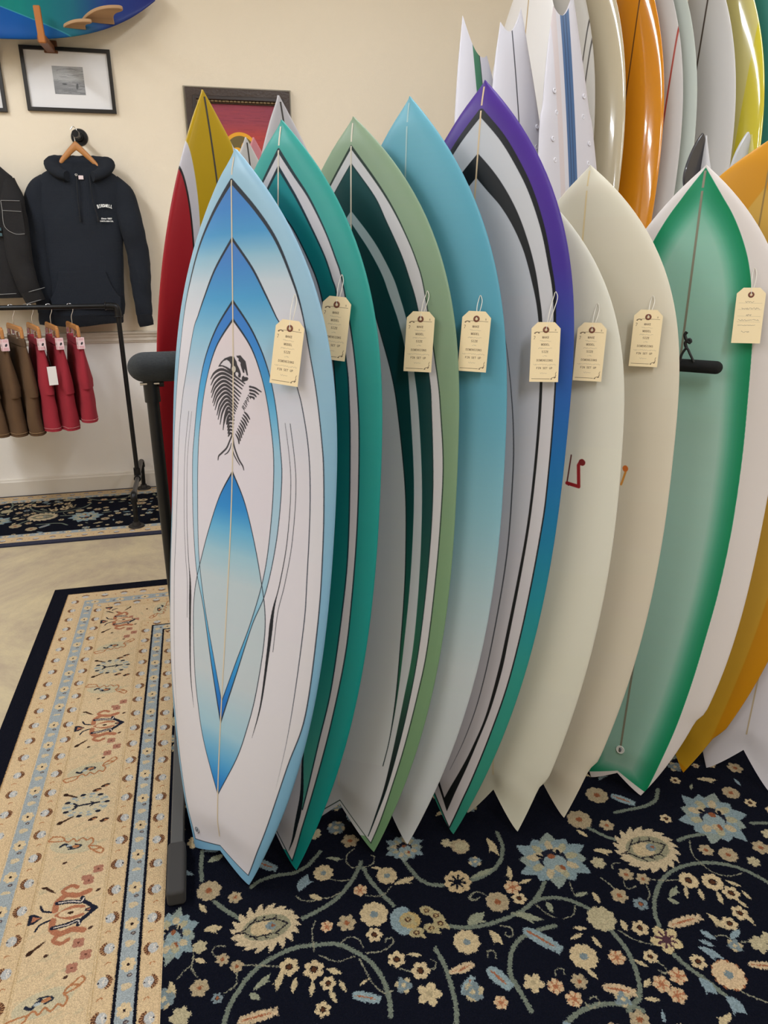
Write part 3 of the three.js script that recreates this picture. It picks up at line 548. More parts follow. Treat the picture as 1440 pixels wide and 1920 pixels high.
const P = {
  1: { x: -0.024, z: -1.555, yaw: 53.4, lean: 11.90, roll: -3.48, L: 1.740, W: 0.583, tw: 0.522, pn: 3.38, pt: 2.52, wt: 0.110, cr: 0.045, nl: 0.111, tl: 0.042, th: 0.074 },
  2: { x: 0.098, z: -1.548, yaw: 47.7, lean: 11.30, roll: -3.86, L: 1.809, W: 0.547, tw: 0.561, pn: 3.13, pt: 2.49, wt: 0.085, cr: 0.100, nl: 0.080, tl: 0.035, th: 0.063 },
  3: { x: 0.294, z: -1.579, yaw: 48.0, lean: 11.44, roll: -4.92, L: 1.830, W: 0.573, tw: 0.538, pn: 3.40, pt: 2.51, wt: 0.113, cr: 0.100, nl: 0.088, tl: 0.047, th: 0.061 },
  4: { x: 0.411, z: -1.552, yaw: 47.3, lean: 11.10, roll: -4.55, L: 1.877, W: 0.545, tw: 0.522, pn: 3.17, pt: 2.22, wt: 0.069, cr: 0.100, nl: 0.071, tl: 0.037, th: 0.060 },
  5: { x: 0.537, z: -1.561, yaw: 48.0, lean: 11.55, roll: -2.89, L: 1.913, W: 0.540, tw: 0.557, pn: 3.26, pt: 2.41, wt: 0.075, cr: 0.100, nl: 0.078, tl: 0.031, th: 0.065 },
  6: { x: 0.711, z: -1.527, yaw: 47.8, lean: 11.43, roll: -4.82, L: 1.698, W: 0.537, tw: 0.593, pn: 3.13, pt: 2.13, wt: 0.090, cr: 0.100, nl: 0.089, tl: 0.036, th: 0.064, wing: 0.094 },
  7: { x: 0.856, z: -1.546, yaw: 47.7, lean: 11.67, roll: -4.06, L: 1.739, W: 0.525, tw: 0.582, pn: 3.28, pt: 2.25, wt: 0.093, cr: 0.100, nl: 0.066, tl: 0.034, th: 0.065, wing: 0.102 },
  8: { x: 1.131, z: -1.582, yaw: 48.5, lean: 11.70, roll: -1.58, L: 1.731, W: 0.519, tw: 0.604, pn: 3.19, pt: 3.38, wt: 0.088, cr: 0.045, nl: 0.122, tl: 0.042, th: 0.059, wing: 0.163 },
  9: { x: 1.321, z: -1.619, yaw: 48.3, lean: 11.48, roll: -1.04, L: 1.818, W: 0.577, tw: 0.693, pn: 3.17, pt: 2.92, wt: 0.067, cr: 0.100, nl: 0.081, tl: 0.031, th: 0.066, wing: 0.085 },
  10: { x: 1.50, z: -1.512, yaw: 52.0, lean: 12.00, roll: -1.00, L: 1.800, W: 0.53, tw: 0.560, pn: 3.13, pt: 2.50, wt: 0.090, cr: 0.100, nl: 0.088, tl: 0.034, th: 0.060 },
  20: { x: 0.024, z: -2.616, yaw: 144.5, lean: 12.43, roll: 4.46, L: 1.938, W: 0.537, tw: 0.441, pn: 2.75, pt: 2.40, wt: 0.103, cr: 0.100, nl: 0.140, tl: 0.028, th: 0.064 },
  21: { x: 0.386, z: -2.632, yaw: 147.5, lean: 8.47, roll: 7.40, L: 1.934, W: 0.514, tw: 0.492, pn: 2.53, pt: 2.40, wt: 0.103, cr: 0.100, nl: 0.102, tl: 0.030, th: 0.070 },
  22: { x: 0.18, z: -2.80, yaw: 144, lean: 8, roll: 3.0, L: 1.85, W: 0.50, tw: 0.50, pn: 2.70, pt: 2.40, wt: 0.096, cr: 0.100, nl: 0.10, tl: 0.030, th: 0.055 },
  23: { x: 0.20, z: -3.20, yaw: 146, lean: 11.3, roll: 4.0, L: 1.90, W: 0.525, tw: 0.50, pn: 2.70, pt: 2.40, wt: 0.096, cr: 0.100, nl: 0.10, tl: 0.030, th: 0.062 },
};
const FRONT_GROUP = 'surfboards in the front row of the rack';
// 1: white and sky blue with the fish skeleton
{
  const p = P[1];
  const A_ = [0.961, 0, 0.926, 71, 0.889, 129, 0.846, 172, 0.807, 201, 0.751, 227, 0.706, 245, 0.649, 261, 0.609, 268, 0.525, 274, 0.418, 274, 0.290, 257, 0.210, 219, 0.1, 163, 0.015, 107];
  const B_ = [0.893, 0, 0.857, 63, 0.824, 105, 0.799, 134, 0.779, 156, 0.716, 195, 0.689, 211, 0.638, 230, 0.575, 239, 0.469, 242, 0.417, 242, 0.32, 230, 0.243, 214, 0.17, 190];
  const C_ = [0.817, 0, 0.782, 61, 0.741, 107, 0.695, 135, 0.635, 154, 0.592, 161, 0.515, 153, 0.442, 129, 0.391, 92, 0.31, 46, 0.232, 0];
  const D_ = [0.794, 0, 0.758, 62, 0.711, 102, 0.657, 126, 0.612, 136, 0.547, 135, 0.468, 122, 0.396, 88, 0.33, 44, 0.264, 0];
  const E_ = [0.594, 0, 0.558, 44, 0.514, 78, 0.466, 107, 0.417, 130, 0.37, 133, 0.295, 117, 0.242, 95, 0.190, 64, 0.120, 0];
  const F_ = [0.668, 166, 0.60, 186, 0.52, 184, 0.46, 170, 0.419, 155, 0.364, 148, 0.285, 135, 0.232, 113];
  const map = art(p, (a) => {
    a.fill([[1, '#a5cfe6'], [0.8, '#a2cbe2'], [0.5, '#8fc1de'], [0.2, '#86bcdc'], [0, '#84badb']]);
    a.region(A_, [[0.961, '#4f86cf'], [0.93, '#4a90d8'], [0.90, '#55a5dc'], [0.872, '#9ccbe3'], [0.84, '#d2dfea'], [0.79, '#e8e6ee'], [0.2, '#e9e6ea'], [0, '#e6e3ea']], [[0.034, 0]]);
    a.region(B_, [[0.893, '#5484d2'], [0.86, '#4a90d8'], [0.82, '#53aadf'], [0.775, '#93cae6'], [0.70, '#dcdfeb'], [0.6, '#e8e4ec'], [0.17, '#e8e5ea']]);
    a.region(D_, [[0.794, '#ece0e4'], [0.6, '#e9e2ea'], [0.264, '#e6e4ea']]);
    a.region(E_, [[0.594, '#1f7ecf'], [0.545, '#3193da'], [0.515, '#6ab8e2'], [0.48, '#a5cfe0'], [0.44, '#c6d6dd'], [0.30, '#ccd7dd'], [0.22, '#a9d2e4'], [0.17, '#55ace2'], [0.14, '#1f88da'], [0.12, '#1d78c8']]);
    a.band(C_, D_, [[0.817, '#3f7ed4'], [0.76, '#3d90de'], [0.70, '#56b3e6'], [0.63, '#a3d0e8'], [0.5, '#bad6e8'], [0.43, '#a9d3e6'], [0.37, '#6cbbe4'], [0.31, '#2e97dc'], [0.25, '#1670cc'], [0.232, '#1a68ba']]);
    const chevron = (u) => 2.2 + 9 * Math.max(0, 1 - u * 3.2), thin = (u) => 2 + 5 * Math.max(0, 1 - u * 3.6);
    a.line(A_, chevron, 0, '#2a3340', [1, -1], [[0.034, 0]]); a.line(B_, (u) => (u > 0.8 ? 2 * (1 - u) * 5 : thin(u)), 0, '#2a3342');
    a.line(C_, (u) => 2 + 4 * Math.max(0, 1 - u * 4) + 2 * Math.max(0, u * 5 - 4), 0, '#22303f'); a.line(D_, (u) => 2 + 3.5 * Math.max(0, 1 - u * 5), 0, '#22303f'); a.line(E_, (u) => 2.2 + 2 * Math.max(0, 1 - u * 8), 0, '#1f2a38');
    a.line(F_, (u) => (u < 0.5 ? 0.8 + u * 3 : u < 0.62 ? 3 + (u - 0.5) * 60 : Math.max(0.6, 10.5 * (1 - u) / 0.38)), 0, '#20242d');
    a.line(F_.map((v, i) => (i % 2 ? v + 14 : v)).slice(0, 12), 1.4, 1.4, '#30343e');
    // fish skeleton: drawn in its own frame, 0..918 by 0..1920, laid on the deck
    const g = a.g, q = (x, y) => [a.px((2.4512e-4 * x - 0.10845) * 1000), a.py(-8.5116e-5 * y + 0.75768)];
    g.strokeStyle = g.fillStyle = '#3c3a41'; g.lineJoin = 'round';
    const s = a.k * 0.2;
    const stroke = (pts, w0, w1 = w0, wm = null) => { const n = 24; let last = null; const c = new THREE.CatmullRomCurve3(pts.map(([x, y]) => V(x, y, 0))); for (let i = 0; i <= n; i++) { const u = i / n, v = c.getPoint(u), e = q(v.x, v.y); if (last) { g.lineWidth = s * (wm ? lerp(lerp(w0, w1, u), wm, Math.sin(u * Math.PI)) : lerp(w0, w1, u)); g.beginPath(); g.moveTo(...last); g.lineTo(...e); g.stroke(); } last = e; } };
    const shape = (pts, c) => { g.beginPath(); pts.forEach(([x, y], i) => (i ? g.lineTo(...q(x, y)) : g.moveTo(...q(x, y)))); g.closePath(); g.fillStyle = c; g.fill(); };
    shape([[220, 295], [262, 220], [320, 160], [400, 126], [455, 128], [470, 165], [490, 200], [500, 250], [520, 290], [540, 340], [552, 390], [545, 440], [520, 440], [505, 400], [470, 420], [510, 445], [515, 460], [480, 445], [430, 400], [380, 350], [330, 310], [280, 288]], '#3c3a41');
    shape([[252, 268], [300, 205], [350, 180], [385, 205], [410, 250], [402, 320], [350, 290], [300, 272]], '#e6e0e6');
    g.beginPath(); g.ellipse(...q(450, 318), s * 36, s * 44, 0, 0, 7); g.fillStyle = '#dcd6c8'; g.fill();
    g.beginPath(); g.ellipse(...q(495, 388), s * 28, s * 26, 0.4, 0, 7); g.fillStyle = '#e2dde2'; g.fill();
    shape([[485, 115], [545, 105], [575, 145], [615, 190], [628, 260], [640, 340], [650, 400], [632, 400], [612, 330], [598, 300], [600, 365], [580, 360], [560, 300], [545, 245], [548, 215], [515, 185], [522, 155], [500, 140]], '#3c3a41');
    shape([[565, 430], [585, 405], [600, 425], [640, 425], [655, 445], [640, 475], [585, 498], [562, 480]], '#3c3a41');
    for (let i = 0; i < 13; i++) {
      const u = i / 12, x0 = [100, 105, 108, 115, 132, 148, 170, 200, 218, 248, 295, 310, 345][i], y0 = [495, 590, 710, 785, 865, 915, 975, 1055, 1120, 1195, 1275, 1180, 1180][i], xe = lerp(605, 445, Math.pow(u, 0.8)), ye = [525, 560, 608, 680, 728, 785, 840, 890, 925, 960, 1000, 1055, 1110][i], xp = lerp(275, 390, u), yp = lerp(335, 1040, u);
      stroke([[x0, y0], [lerp(x0, xp, 0.35), lerp(y0, yp, 0.62)], [xp, yp], [lerp(xp, xe, 0.5), lerp(yp, ye, 0.38)], [xe, ye]], 10, 17, 36);
    }
    for (let i = 0; i < 5; i++) stroke([[352 + i * 5, 1180 + i * 48], [385 + i * 4, 1105 + i * 52], [452 - i * 5, 1100 + i * 55]], 8, 26, 30);
    for (let i = 0; i < 4; i++) stroke([[672 + i * 2, 565 + i * 50], [740 - i * 4, 578 + i * 50], [825 - i * 32, 628 + i * 40]], 26, 12, 24);
    for (let i = 0; i < 9; i++) { const x = 600 - i * 15, y = 955 + i * 45, dy = i * 40; stroke([[x, y], [x + 42, y + 45 + dy * 0.1], [675 - i * 18, 1055 + i * 50]], 10, 18, 26); }
    stroke([[432, 1330], [395, 1440], [350, 1560], [280, 1650], [232, 1710], [222, 1775]], 22, 14, 24); stroke([[420, 1470], [400, 1560], [365, 1630], [322, 1670]], 8, 8, 16);
    stroke([[442, 1370], [455, 1480], [490, 1600], [540, 1720], [590, 1800], [607, 1860]], 22, 12, 24); stroke([[435, 1560], [460, 1640], [500, 1720], [548, 1795]], 10, 8, 16);
    // small lettering along the spine
    g.save(); g.translate(...q(598, 945)); g.rotate(-1.02); g.font = 'italic bold ' + Math.round(s * 84) + 'px sans-serif'; g.fillStyle = '#3c3a41'; g.fillText('RIPPI', 0, 0); g.restore();
  });
  const t = surfboard(1, 'white surfboard with blue chevrons and a black fish skeleton logo, at the near left end', p, { map, group: FRONT_GROUP, tone: 0xdadadc, stringer: std(0xc2b49c, 0.5), stringerSpan: [0.03, 0.99] });
  plug(t, p, 0.03, -0.094, 0.008, plugMat, std(0x6a6e76, 0.4));
}
// 2: teal
{
  const p = P[2];
  const a1 = [0.964, 0, 0.934, 43, 0.905, 85, 0.868, 126, 0.835, 155, 0.806, 175, 0.734, 204, 0.671, 219, 0.610, 226, 0.505, 228, 0.410, 222, 0.334, 211, 0.240, 182, 0.160, 149, 0.08, 110, 0.012, 72];
  const a2 = [0.944, 0, 0.908, 49, 0.872, 91, 0.837, 128, 0.810, 149, 0.788, 163, 0.710, 190, 0.670, 198, 0.609, 204, 0.481, 208, 0.397, 200, 0.288, 179, 0.211, 151, 0.14, 124, 0.101, 107];
  const a3 = [0.895, 0, 0.872, 41, 0.836, 84, 0.805, 113, 0.766, 135, 0.739, 150, 0.679, 163, 0.60, 170, 0.48, 169, 0.38, 156, 0.29, 134, 0.196, 108, 0.12, 104, 0.06, 82, 0.025, 60];
  const map = art(p, (a) => {
    a.fill([[1, '#45b3a8'], [0.8, '#38a89e'], [0.5, '#1c9c94'], [0, '#0d928c']]);
    a.region(a1, '#e3dfe2', [[0.06, 0]]);
    a.region(a2, [[0.944, '#1f9a9c'], [0.86, '#148d90'], [0.78, '#08777a'], [0.66, '#03696a'], [0.5, '#0a7d7a'], [0.35, '#1f8d84'], [0.2, '#45a596'], [0.1, '#5cae9e']]);
    a.region(a3, [[0.895, '#cfd2da'], [0.5, '#c9cad4'], [0, '#d3d3da']]);
    a.line(a1, (u) => 3 + 5 * Math.max(0, 1 - u * 5), 0, '#16323a', [1, -1], [[0.06, 0]]); a.line(a2, (u) => 3 + 4 * Math.max(0, 1 - u * 5), 0, '#12303a');
    a.line(a3, (u) => (u < 0.78 ? 3 : u < 0.88 ? 3 + (u - 0.78) * 90 : Math.max(0.5, 12 * (1 - u) / 0.12)), 0, '#101c24');
  });
  surfboard(2, 'teal surfboard with a white band and darker teal centre, second from the left', p, { map, group: FRONT_GROUP, stringer: paleStringer });
}
// 3: sage green
{
  const p = P[3];
  const p1 = [0.963, 0, 0.921, 64, 0.889, 107, 0.856, 143, 0.819, 176, 0.780, 199, 0.678, 235, 0.631, 246, 0.567, 256, 0.498, 256, 0.42, 251, 0.319, 238, 0.251, 219, 0.172, 190, 0.108, 160, 0.058, 134, 0.012, 103];
  const p2 = [0.943, 0, 0.900, 65, 0.869, 97, 0.829, 136, 0.799, 159, 0.760, 183, 0.678, 215, 0.630, 224, 0.53, 234, 0.43, 231, 0.317, 217, 0.229, 195, 0.151, 167, 0.089, 138, 0.021, 94];
  const wo = [0.886, 0, 0.845, 66, 0.805, 113, 0.778, 135, 0.737, 160, 0.678, 179, 0.630, 192, 0.53, 207, 0.42, 210, 0.316, 202, 0.240, 183, 0.151, 156, 0.089, 132, 0.021, 93];
  const wi = [0.871, 0, 0.838, 48, 0.806, 86, 0.779, 108, 0.742, 136, 0.699, 157, 0.630, 171, 0.53, 186, 0.42, 187, 0.314, 177, 0.24, 166, 0.18, 151, 0.137, 135];
  const inn = [0.84, 0, 0.815, 22, 0.795, 40, 0.772, 58, 0.727, 88, 0.678, 118, 0.630, 137, 0.530, 163, 0.45, 171, 0.387, 172, 0.313, 168, 0.242, 162, 0.18, 150, 0.137, 134];
  const map = art(p, (a) => {
    const dark = [[0.943, '#0b4f50'], [0.85, '#053f40'], [0.7, '#063f41'], [0.5, '#0c4a48'], [0.36, '#226452'], [0.28, '#2c6c50'], [0.2, '#1d3d36'], [0.12, '#101c20']];
    a.fill([[1, '#9db596'], [0.7, '#8fab8a'], [0.4, '#86a97f'], [0, '#7ba377']]);
    a.region(p1, '#e6e3e4', [[0.06, 0]]);
    a.band(p2, wo, dark); a.region(wo, [[0.886, '#bcd0d2'], [0.6, '#ccd4d8'], [0, '#d9dcdc']]);
    a.region(p2.slice(0, 2).concat(p2.slice(2)), dark); a.region(wo, [[0.886, '#b9cdd0'], [0.6, '#cdd6da'], [0.2, '#dadcdd']], [[0.01, 0]]);
    a.region(wi, dark); a.region(inn, [[0.84, '#c3ccd0'], [0.5, '#cfd5d7'], [0.2, '#dde0e0']], [[0.128, 0]]);
    a.line(p1, (u) => 2.4 + 4 * Math.max(0, 1 - u * 5), 0, '#20352c', [1, -1], [[0.06, 0]]); a.line(p2, 2, 2, '#0d2a2a'); a.line(inn, 3, 2, '#0f2225');
  });
  surfboard(3, 'sage green surfboard with dark green and white chevrons, third from the left', p, { map, group: FRONT_GROUP, stringer: paleStringer });
}
// 4: light blue fading to white
{
  const p = P[4];
  surfboard(4, 'plain light blue surfboard fading to white at the tail, left of the purple one', p, { group: FRONT_GROUP, stringer: std(0x8fb3b8, 0.5), stringerSpan: [0.05, 0.992], map: art(p, (a) => a.fill([[1, '#7cc4d8'], [0.85, '#66b2c8'], [0.7, '#62afc6'], [0.6, '#70b6cb'], [0.48, '#95c8d5'], [0.38, '#bbd6dc'], [0.28, '#d6e0e2'], [0, '#e2e5e6']]), 64, 1024) });
}
// 5: purple to turquoise rails
{
  const p = P[5];
  const o = [0.962, 0, 0.929, 60, 0.891, 111, 0.860, 144, 0.821, 175, 0.782, 197, 0.745, 214, 0.684, 226, 0.648, 234, 0.583, 238, 0.505, 239, 0.461, 236, 0.39, 226, 0.314, 211, 0.239, 189, 0.163, 155, 0.096, 119, 0.055, 93, 0.008, 62];
  const bo = [0.915, 0, 0.893, 42, 0.869, 79, 0.841, 113, 0.809, 142, 0.778, 164, 0.748, 179, 0.712, 193, 0.643, 205, 0.593, 209, 0.526, 210, 0.459, 207, 0.39, 198, 0.311, 184, 0.262, 174, 0.203, 153, 0.150, 125, 0.102, 97, 0.032, 51];
  const bi = [0.887, 0, 0.870, 32, 0.850, 70, 0.825, 105, 0.795, 136, 0.758, 162, 0.729, 178, 0.69, 191, 0.643, 199, 0.593, 203, 0.526, 204, 0.459, 201, 0.39, 191, 0.311, 176, 0.262, 165, 0.195, 143, 0.144, 114, 0.106, 87, 0.052, 42];
  const gr = [0.72, 92, 0.681, 112, 0.629, 132, 0.576, 147, 0.522, 155, 0.42, 159, 0.306, 144, 0.219, 122, 0.154, 92, 0.10, 56];
  const map = art(p, (a) => {
    a.fill([[1, '#5a389f'], [0.86, '#55359c'], [0.78, '#4b369c'], [0.71, '#3a50a8'], [0.64, '#2c63b4'], [0.55, '#1c72b4'], [0.46, '#1a80ac'], [0.36, '#2596a4'], [0.26, '#38a294'], [0.12, '#3d9f88'], [0, '#379480']]);
    a.region(o, [[0.96, '#dcdfe4'], [0.6, '#e2dfe2'], [0.2, '#ded8da']], [[0.06, 0]]);
    a.region(bo, '#14171b', [[0.095, 0]]); a.region(bi, [[0.89, '#cfd5de'], [0.6, '#d2d4dd'], [0.3, '#d8d3d7']], [[0.112, 0]]);
    a.line(o, (u) => 3 + 12 * Math.max(0, 1 - u * 2.2), 0, '#15171d', [1, -1], [[0.06, 0]]); a.line(gr, (u) => 0.6 + 2.4 * Math.sin(u * 3.14), 0, '#4c4e54');
  });
  surfboard(5, 'white surfboard with a thick black chevron and purple to turquoise rails', p, { map, group: FRONT_GROUP, stringer: std(0xcdb48e, 0.5) });
}
// 6 and 7: cream boards with a coloured mark
const creamArt = (p, c, mark) => art(p, (a) => {
  a.fill(c);
  const g = a.g; g.lineCap = g.lineJoin = 'round';
  for (const [list, col, w] of mark) { g.strokeStyle = col; g.lineWidth = a.k * w; g.beginPath(); list.forEach(([t, x], i) => (i ? g.lineTo(a.px(x), a.py(t)) : g.moveTo(a.px(x), a.py(t)))); g.stroke(); }
}, 512, 1536);
surfboard(6, 'cream white surfboard with a dark red mark, just right of the purple railed board', P[6], { group: FRONT_GROUP, tone: 0xe6e6e8, stringer: std(0xcdbf9c, 0.5), map: creamArt(P[6], [[1, '#e2dfd0'], [0.5, '#e4e1d0'], [0, '#e3e0cc']], [[[[0.612, 154], [0.573, 148], [0.568, 152]], '#5a2420', 3], [[[0.571, 148], [0.567, 177], [0.598, 173], [0.604, 178]], '#9c1f24', 8], [[[0.603, 180], [0.602, 182]], '#7c1d20', 14]]) });
surfboard(7, 'larger cream surfboard with a small orange mark, left of the green one', P[7], { group: FRONT_GROUP, tone: 0xe6e6e8, stringer: std(0xcdb98e, 0.5), map: creamArt(P[7], [[1, '#e3dcc6'], [0.5, '#ddd2bc'], [0, '#e0d7c2']], [[[[0.548, 150], [0.552, 152], [0.567, 158]], '#d9913a', 5], [[[0.572, 156], [0.571, 157]], '#d4702c', 13]]) });
// 8: green
{
  const p = P[8];
  const o = [0.996, 0, 0.957, 47, 0.929, 80, 0.893, 112, 0.856, 135, 0.8, 156, 0.751, 167, 0.675, 177, 0.583, 187, 0.476, 191, 0.38, 186, 0.297, 174, 0.216, 159, 0.137, 138, 0.068, 112, 0.008, 86];
  const t = surfboard(8, 'green surfboard with pale centre and white rails, crossed by a black foam peg', p, { group: FRONT_GROUP, tone: 0xf0eeee, stringer: std(0x7d7a68, 0.5), stringerHalf: 0.0028, map: art(p, (a) => {
    a.fill('#ded7d3');
    a.region(o, [[1, '#58ab8d'], [0.9, '#93c7b4'], [0.6, '#abd0c2'], [0.3, '#a2c8ba'], [0, '#94c0af']], [[0.03, 0]]);
    const g = a.g; g.save(); g.beginPath(); a.path(o, [[0.03, 0]]); g.clip();
    for (let i = 0; i < 26; i++) { g.lineWidth = a.k * (8 + i * 4.6); g.strokeStyle = 'rgba(10,128,84,' + (0.17 * (1 - i / 30)) + ')'; g.beginPath(); a.path(o); g.stroke(); }
    g.restore();
  }) });
  plug(t, p, 0.055, 0, 0.011, std(0xd9d8d2, 0.4), std(0x55585c, 0.4));
}
// 9: amber, 10: white at the right edge
surfboard(9, 'amber yellow surfboard with a paler centre, right of the green one', P[9], { group: FRONT_GROUP, stringer: std(0x8a6a2c, 0.5), map: art(P[9], (a) => { a.fill([[1, '#e09a1c'], [0.5, '#e0991a'], [0, '#d99512']]); a.region([0.93, 0, 0.85, 84, 0.75, 150, 0.6, 196, 0.45, 200, 0.3, 182, 0.15, 140, 0.0, 84], [[1, '#e2b04e'], [0.5, '#e0ae46'], [0, '#dba826']], [[0.03, 0]]); }, 256, 1024) });
surfboard(10, 'white surfboard cut off by the right edge of the picture', P[10], { group: FRONT_GROUP, tone: 0xe6e6e8, map: art(P[10], (a) => a.fill('#e6e2e8'), 32, 64) });

// ---------------------------------------------------------------- back side of the rack: boards turned the other way
const BACK_GROUP = 'surfboards on the back side of the rack';
surfboard(20, 'yellow pointed surfboard with white bands and red rails behind the blue chevron board', P[20], { group: BACK_GROUP, bottomUp: true, stringer: darkStringer, stringerHalf: 0.0028, map: art(P[20], (a) => {
  const g = a.g; a.fill('#c9a40c');
  for (const s of [-1, 1]) {
    g.fillStyle = '#d8d3da'; g.beginPath(); g.moveTo(a.px(s * 300), a.py(0.96)); g.lineTo(a.px(s * 80), a.py(0.955)); g.quadraticCurveTo(a.px(s * 62), a.py(0.9), a.px(s * 78), a.py(0.82)); g.lineTo(a.px(s * 92), a.py(0.6)); g.lineTo(a.px(s * 90), a.py(0)); g.lineTo(a.px(s * 300), a.py(0)); g.fill();
    g.fillStyle = '#ad1f2a'; g.beginPath(); g.moveTo(a.px(s * 300), a.py(0.935)); g.lineTo(a.px(s * 118), a.py(0.925)); g.quadraticCurveTo(a.px(s * 96), a.py(0.89), a.px(s * 104), a.py(0.82)); g.lineTo(a.px(s * 128), a.py(0.6)); g.lineTo(a.px(s * 200), a.py(0.272)); g.lineTo(a.px(s * 300), a.py(0.272)); g.fill();
    g.strokeStyle = '#1d1a1c'; g.lineWidth = a.k * 5; g.beginPath(); g.moveTo(a.px(s * 118), a.py(0.925)); g.quadraticCurveTo(a.px(s * 96), a.py(0.89), a.px(s * 104), a.py(0.82)); g.lineTo(a.px(s * 128), a.py(0.6)); g.stroke();
    g.fillStyle = '#22242a'; g.fillRect(s > 0 ? a.px(120) : 0, a.py(0.235), s > 0 ? a.w : a.px(-120), a.h);
  }
}) });
const dull = (c) => art(P[21], (a) => a.fill(c), 32, 64);
surfboard(21, 'pale grey pointed surfboard with a black stringer behind the teal board', P[21], { group: BACK_GROUP, bottomUp: true, stringer: darkStringer, stringerHalf: 0.0028, map: dull('#cdc9cb') });
surfboard(22, 'shorter grey white nose with black stringer between the blue and teal noses', P[22], { group: BACK_GROUP, bottomUp: true, stringer: darkStringer, stringerHalf: 0.0028, map: dull('#cfccc6') });
surfboard(23, 'pink tip of a surfboard just left of the teal nose', P[23], { group: BACK_GROUP, bottomUp: true, stringer: null, map: dull('#d98c92') });

// ---------------------------------------------------------------- tall row behind, leaning back against the second rack
const REAR_GROUP = 'tall surfboards in the row behind';
const stripes = (p, base, list) => art(p, (a) => { a.fill(base); for (const [x0, x1, c] of list) { a.g.fillStyle = c; a.g.fillRect(a.px(x0), 0, a.px(x1) - a.px(x0), a.h); } }, 256, 256);
const LONG = { L: 2.95, W: 0.58, tw: 0.5, pn: 3.2, pt: 3.0, wt: 0.10, cr: 0.0, nl: 0.10, tl: 0.04, th: 0.075, yaw: 60, lean: 7, roll: 0 };
function longboard(key, x, z, label, base, list, opt = {}, extra = {}) {
  const p = { ...LONG, x, z, ...extra };
  return surfboard(key, label, p, { group: REAR_GROUP, stringer: null, map: stripes(p, base, list), tone: 0xd8d6d4, ...opt });
}
longboard(34, 1.58, -4.0, 'wide white longboard with a tan stringer behind the three tail up boards', '#e3dfdc', [[-3, 3, '#b99f78']], { tone: 0xffffff }, { th: 0.06 });
longboard(35, 1.729, -3.937, 'off white longboard with twin dark stringers beside the blue striped board', '#cfcac2', [[170, 175, '#3a342f'], [198, 203, '#3a342f']]);
longboard(36, 1.902, -3.937, 'glossy cream longboard left of the orange one', '#e0d2b4', [[-300, -60, '#d8ccb2']], { gloss: true });
longboard(37, 2.125, -3.937, 'glossy orange longboard in the tall back row', '#f29a06', [[50, 56, '#5a3413']], { gloss: true });
longboard(38, 2.233, -3.937, 'white longboard with a red line right of the orange one', '#dedad8', [[170, 178, '#b4412f']], {}, { th: 0.058 });
longboard(39, 2.317, -3.937, 'very pale green longboard between two white ones', '#d3dcd4', [[-3, 3, '#c9cfc6']], {}, { th: 0.058 });
longboard(40, 2.555, -3.937, 'broad white longboard with a dark stringer left of the yellow one', '#dedbd9', [[20, 28, '#4a3b30']]);
longboard(41, 2.733, -3.937, 'glossy yellow longboard near the right edge', '#e4d98a', [[-300, -170, '#d8cf80'], [150, 300, '#e8d83a']], { gloss: true });
longboard(42, 2.903, -3.937, 'teal longboard at the right edge of the picture', '#3f8f82', []);
const UP = { ...LONG, W: 0.52, tw: 0.56, pn: 2.3, pt: 2.2, wt: 0.085, cr: 0.065, nl: 0.06, tl: 0.03, th: 0.066, yaw: 155, lean: -8, roll: 180, wing: 0.185, round: true };
function tailUp(key, x, z, L, roll, label, base, list, plugs, extra = {}) {
  const p = { ...UP, x, z, L, roll: 180 + roll, ...extra };
  const s = V(0, 1, 0).applyMatrix4(boardBasis(p));   // from the tail towards the nose, downwards: x, z give the nose on the floor
  p.x -= s.x * L; p.z -= s.z * L;
  const t = surfboard(key, label, p, { group: REAR_GROUP, stringer: null, map: stripes(p, base, list), tone: 0xdcdcde });
  if (plugs) for (const [u, sgn] of plugs) for (const d of [-0.045, 0.045]) {
    const w = halfWidth(p, u) * 0.62 * sgn, h = rocker(p, u) + thick(p, u) * bottomH(0.62), x1 = w - sgn * d * 0.12, y1 = lengthAt(p, u, 0.62) + d;
    const f = mesh('fin_plug', torus(0.0085, 0.0025).translate(x1, y1, h - 0.001), finPlugMat, t);
    mesh('plug_hole', new THREE.CylinderGeometry(0.006, 0.006, 0.003, 14).rotateX(Math.PI / 2).translate(x1, y1, h - 0.001), plugHoleMat, f);
  }
  return t;
}
const finPlugMat = std(0xdcd9df, 0.35), plugHoleMat = std(0xc2bec6, 0.4);
tailUp(31, 1.475, -3.295, 2.426, 0, 'white tail up board with a green centre stripe, leftmost of the back row', '#e4e0e6', [[-22, 18, '#4d8466'], [18, 22, '#2c3a34']], null, { skew: 0.07 });
tailUp(32, 1.649, -3.284, 2.518, 0, 'white tail up board with a thin black stringer above the purple nose', '#e2dee4', [[-3, 3, '#2a2a30']], [[0.2, 1], [0.2, -1]], { skew: -0.04 });
tailUp(33, 1.905, -3.274, 2.595, 0, 'white tail up board with a blue centre stripe and fin plugs', '#e4dfe4', [[-30, 34, '#4e6f9c'], [-12, -8, '#2f405e'], [8, 12, '#2f405e'], [-95, -60, '#e3d4d2']], [[0.17, 1], [0.17, -1], [0.25, 1], [0.25, -1]], { skew: -0.04 });
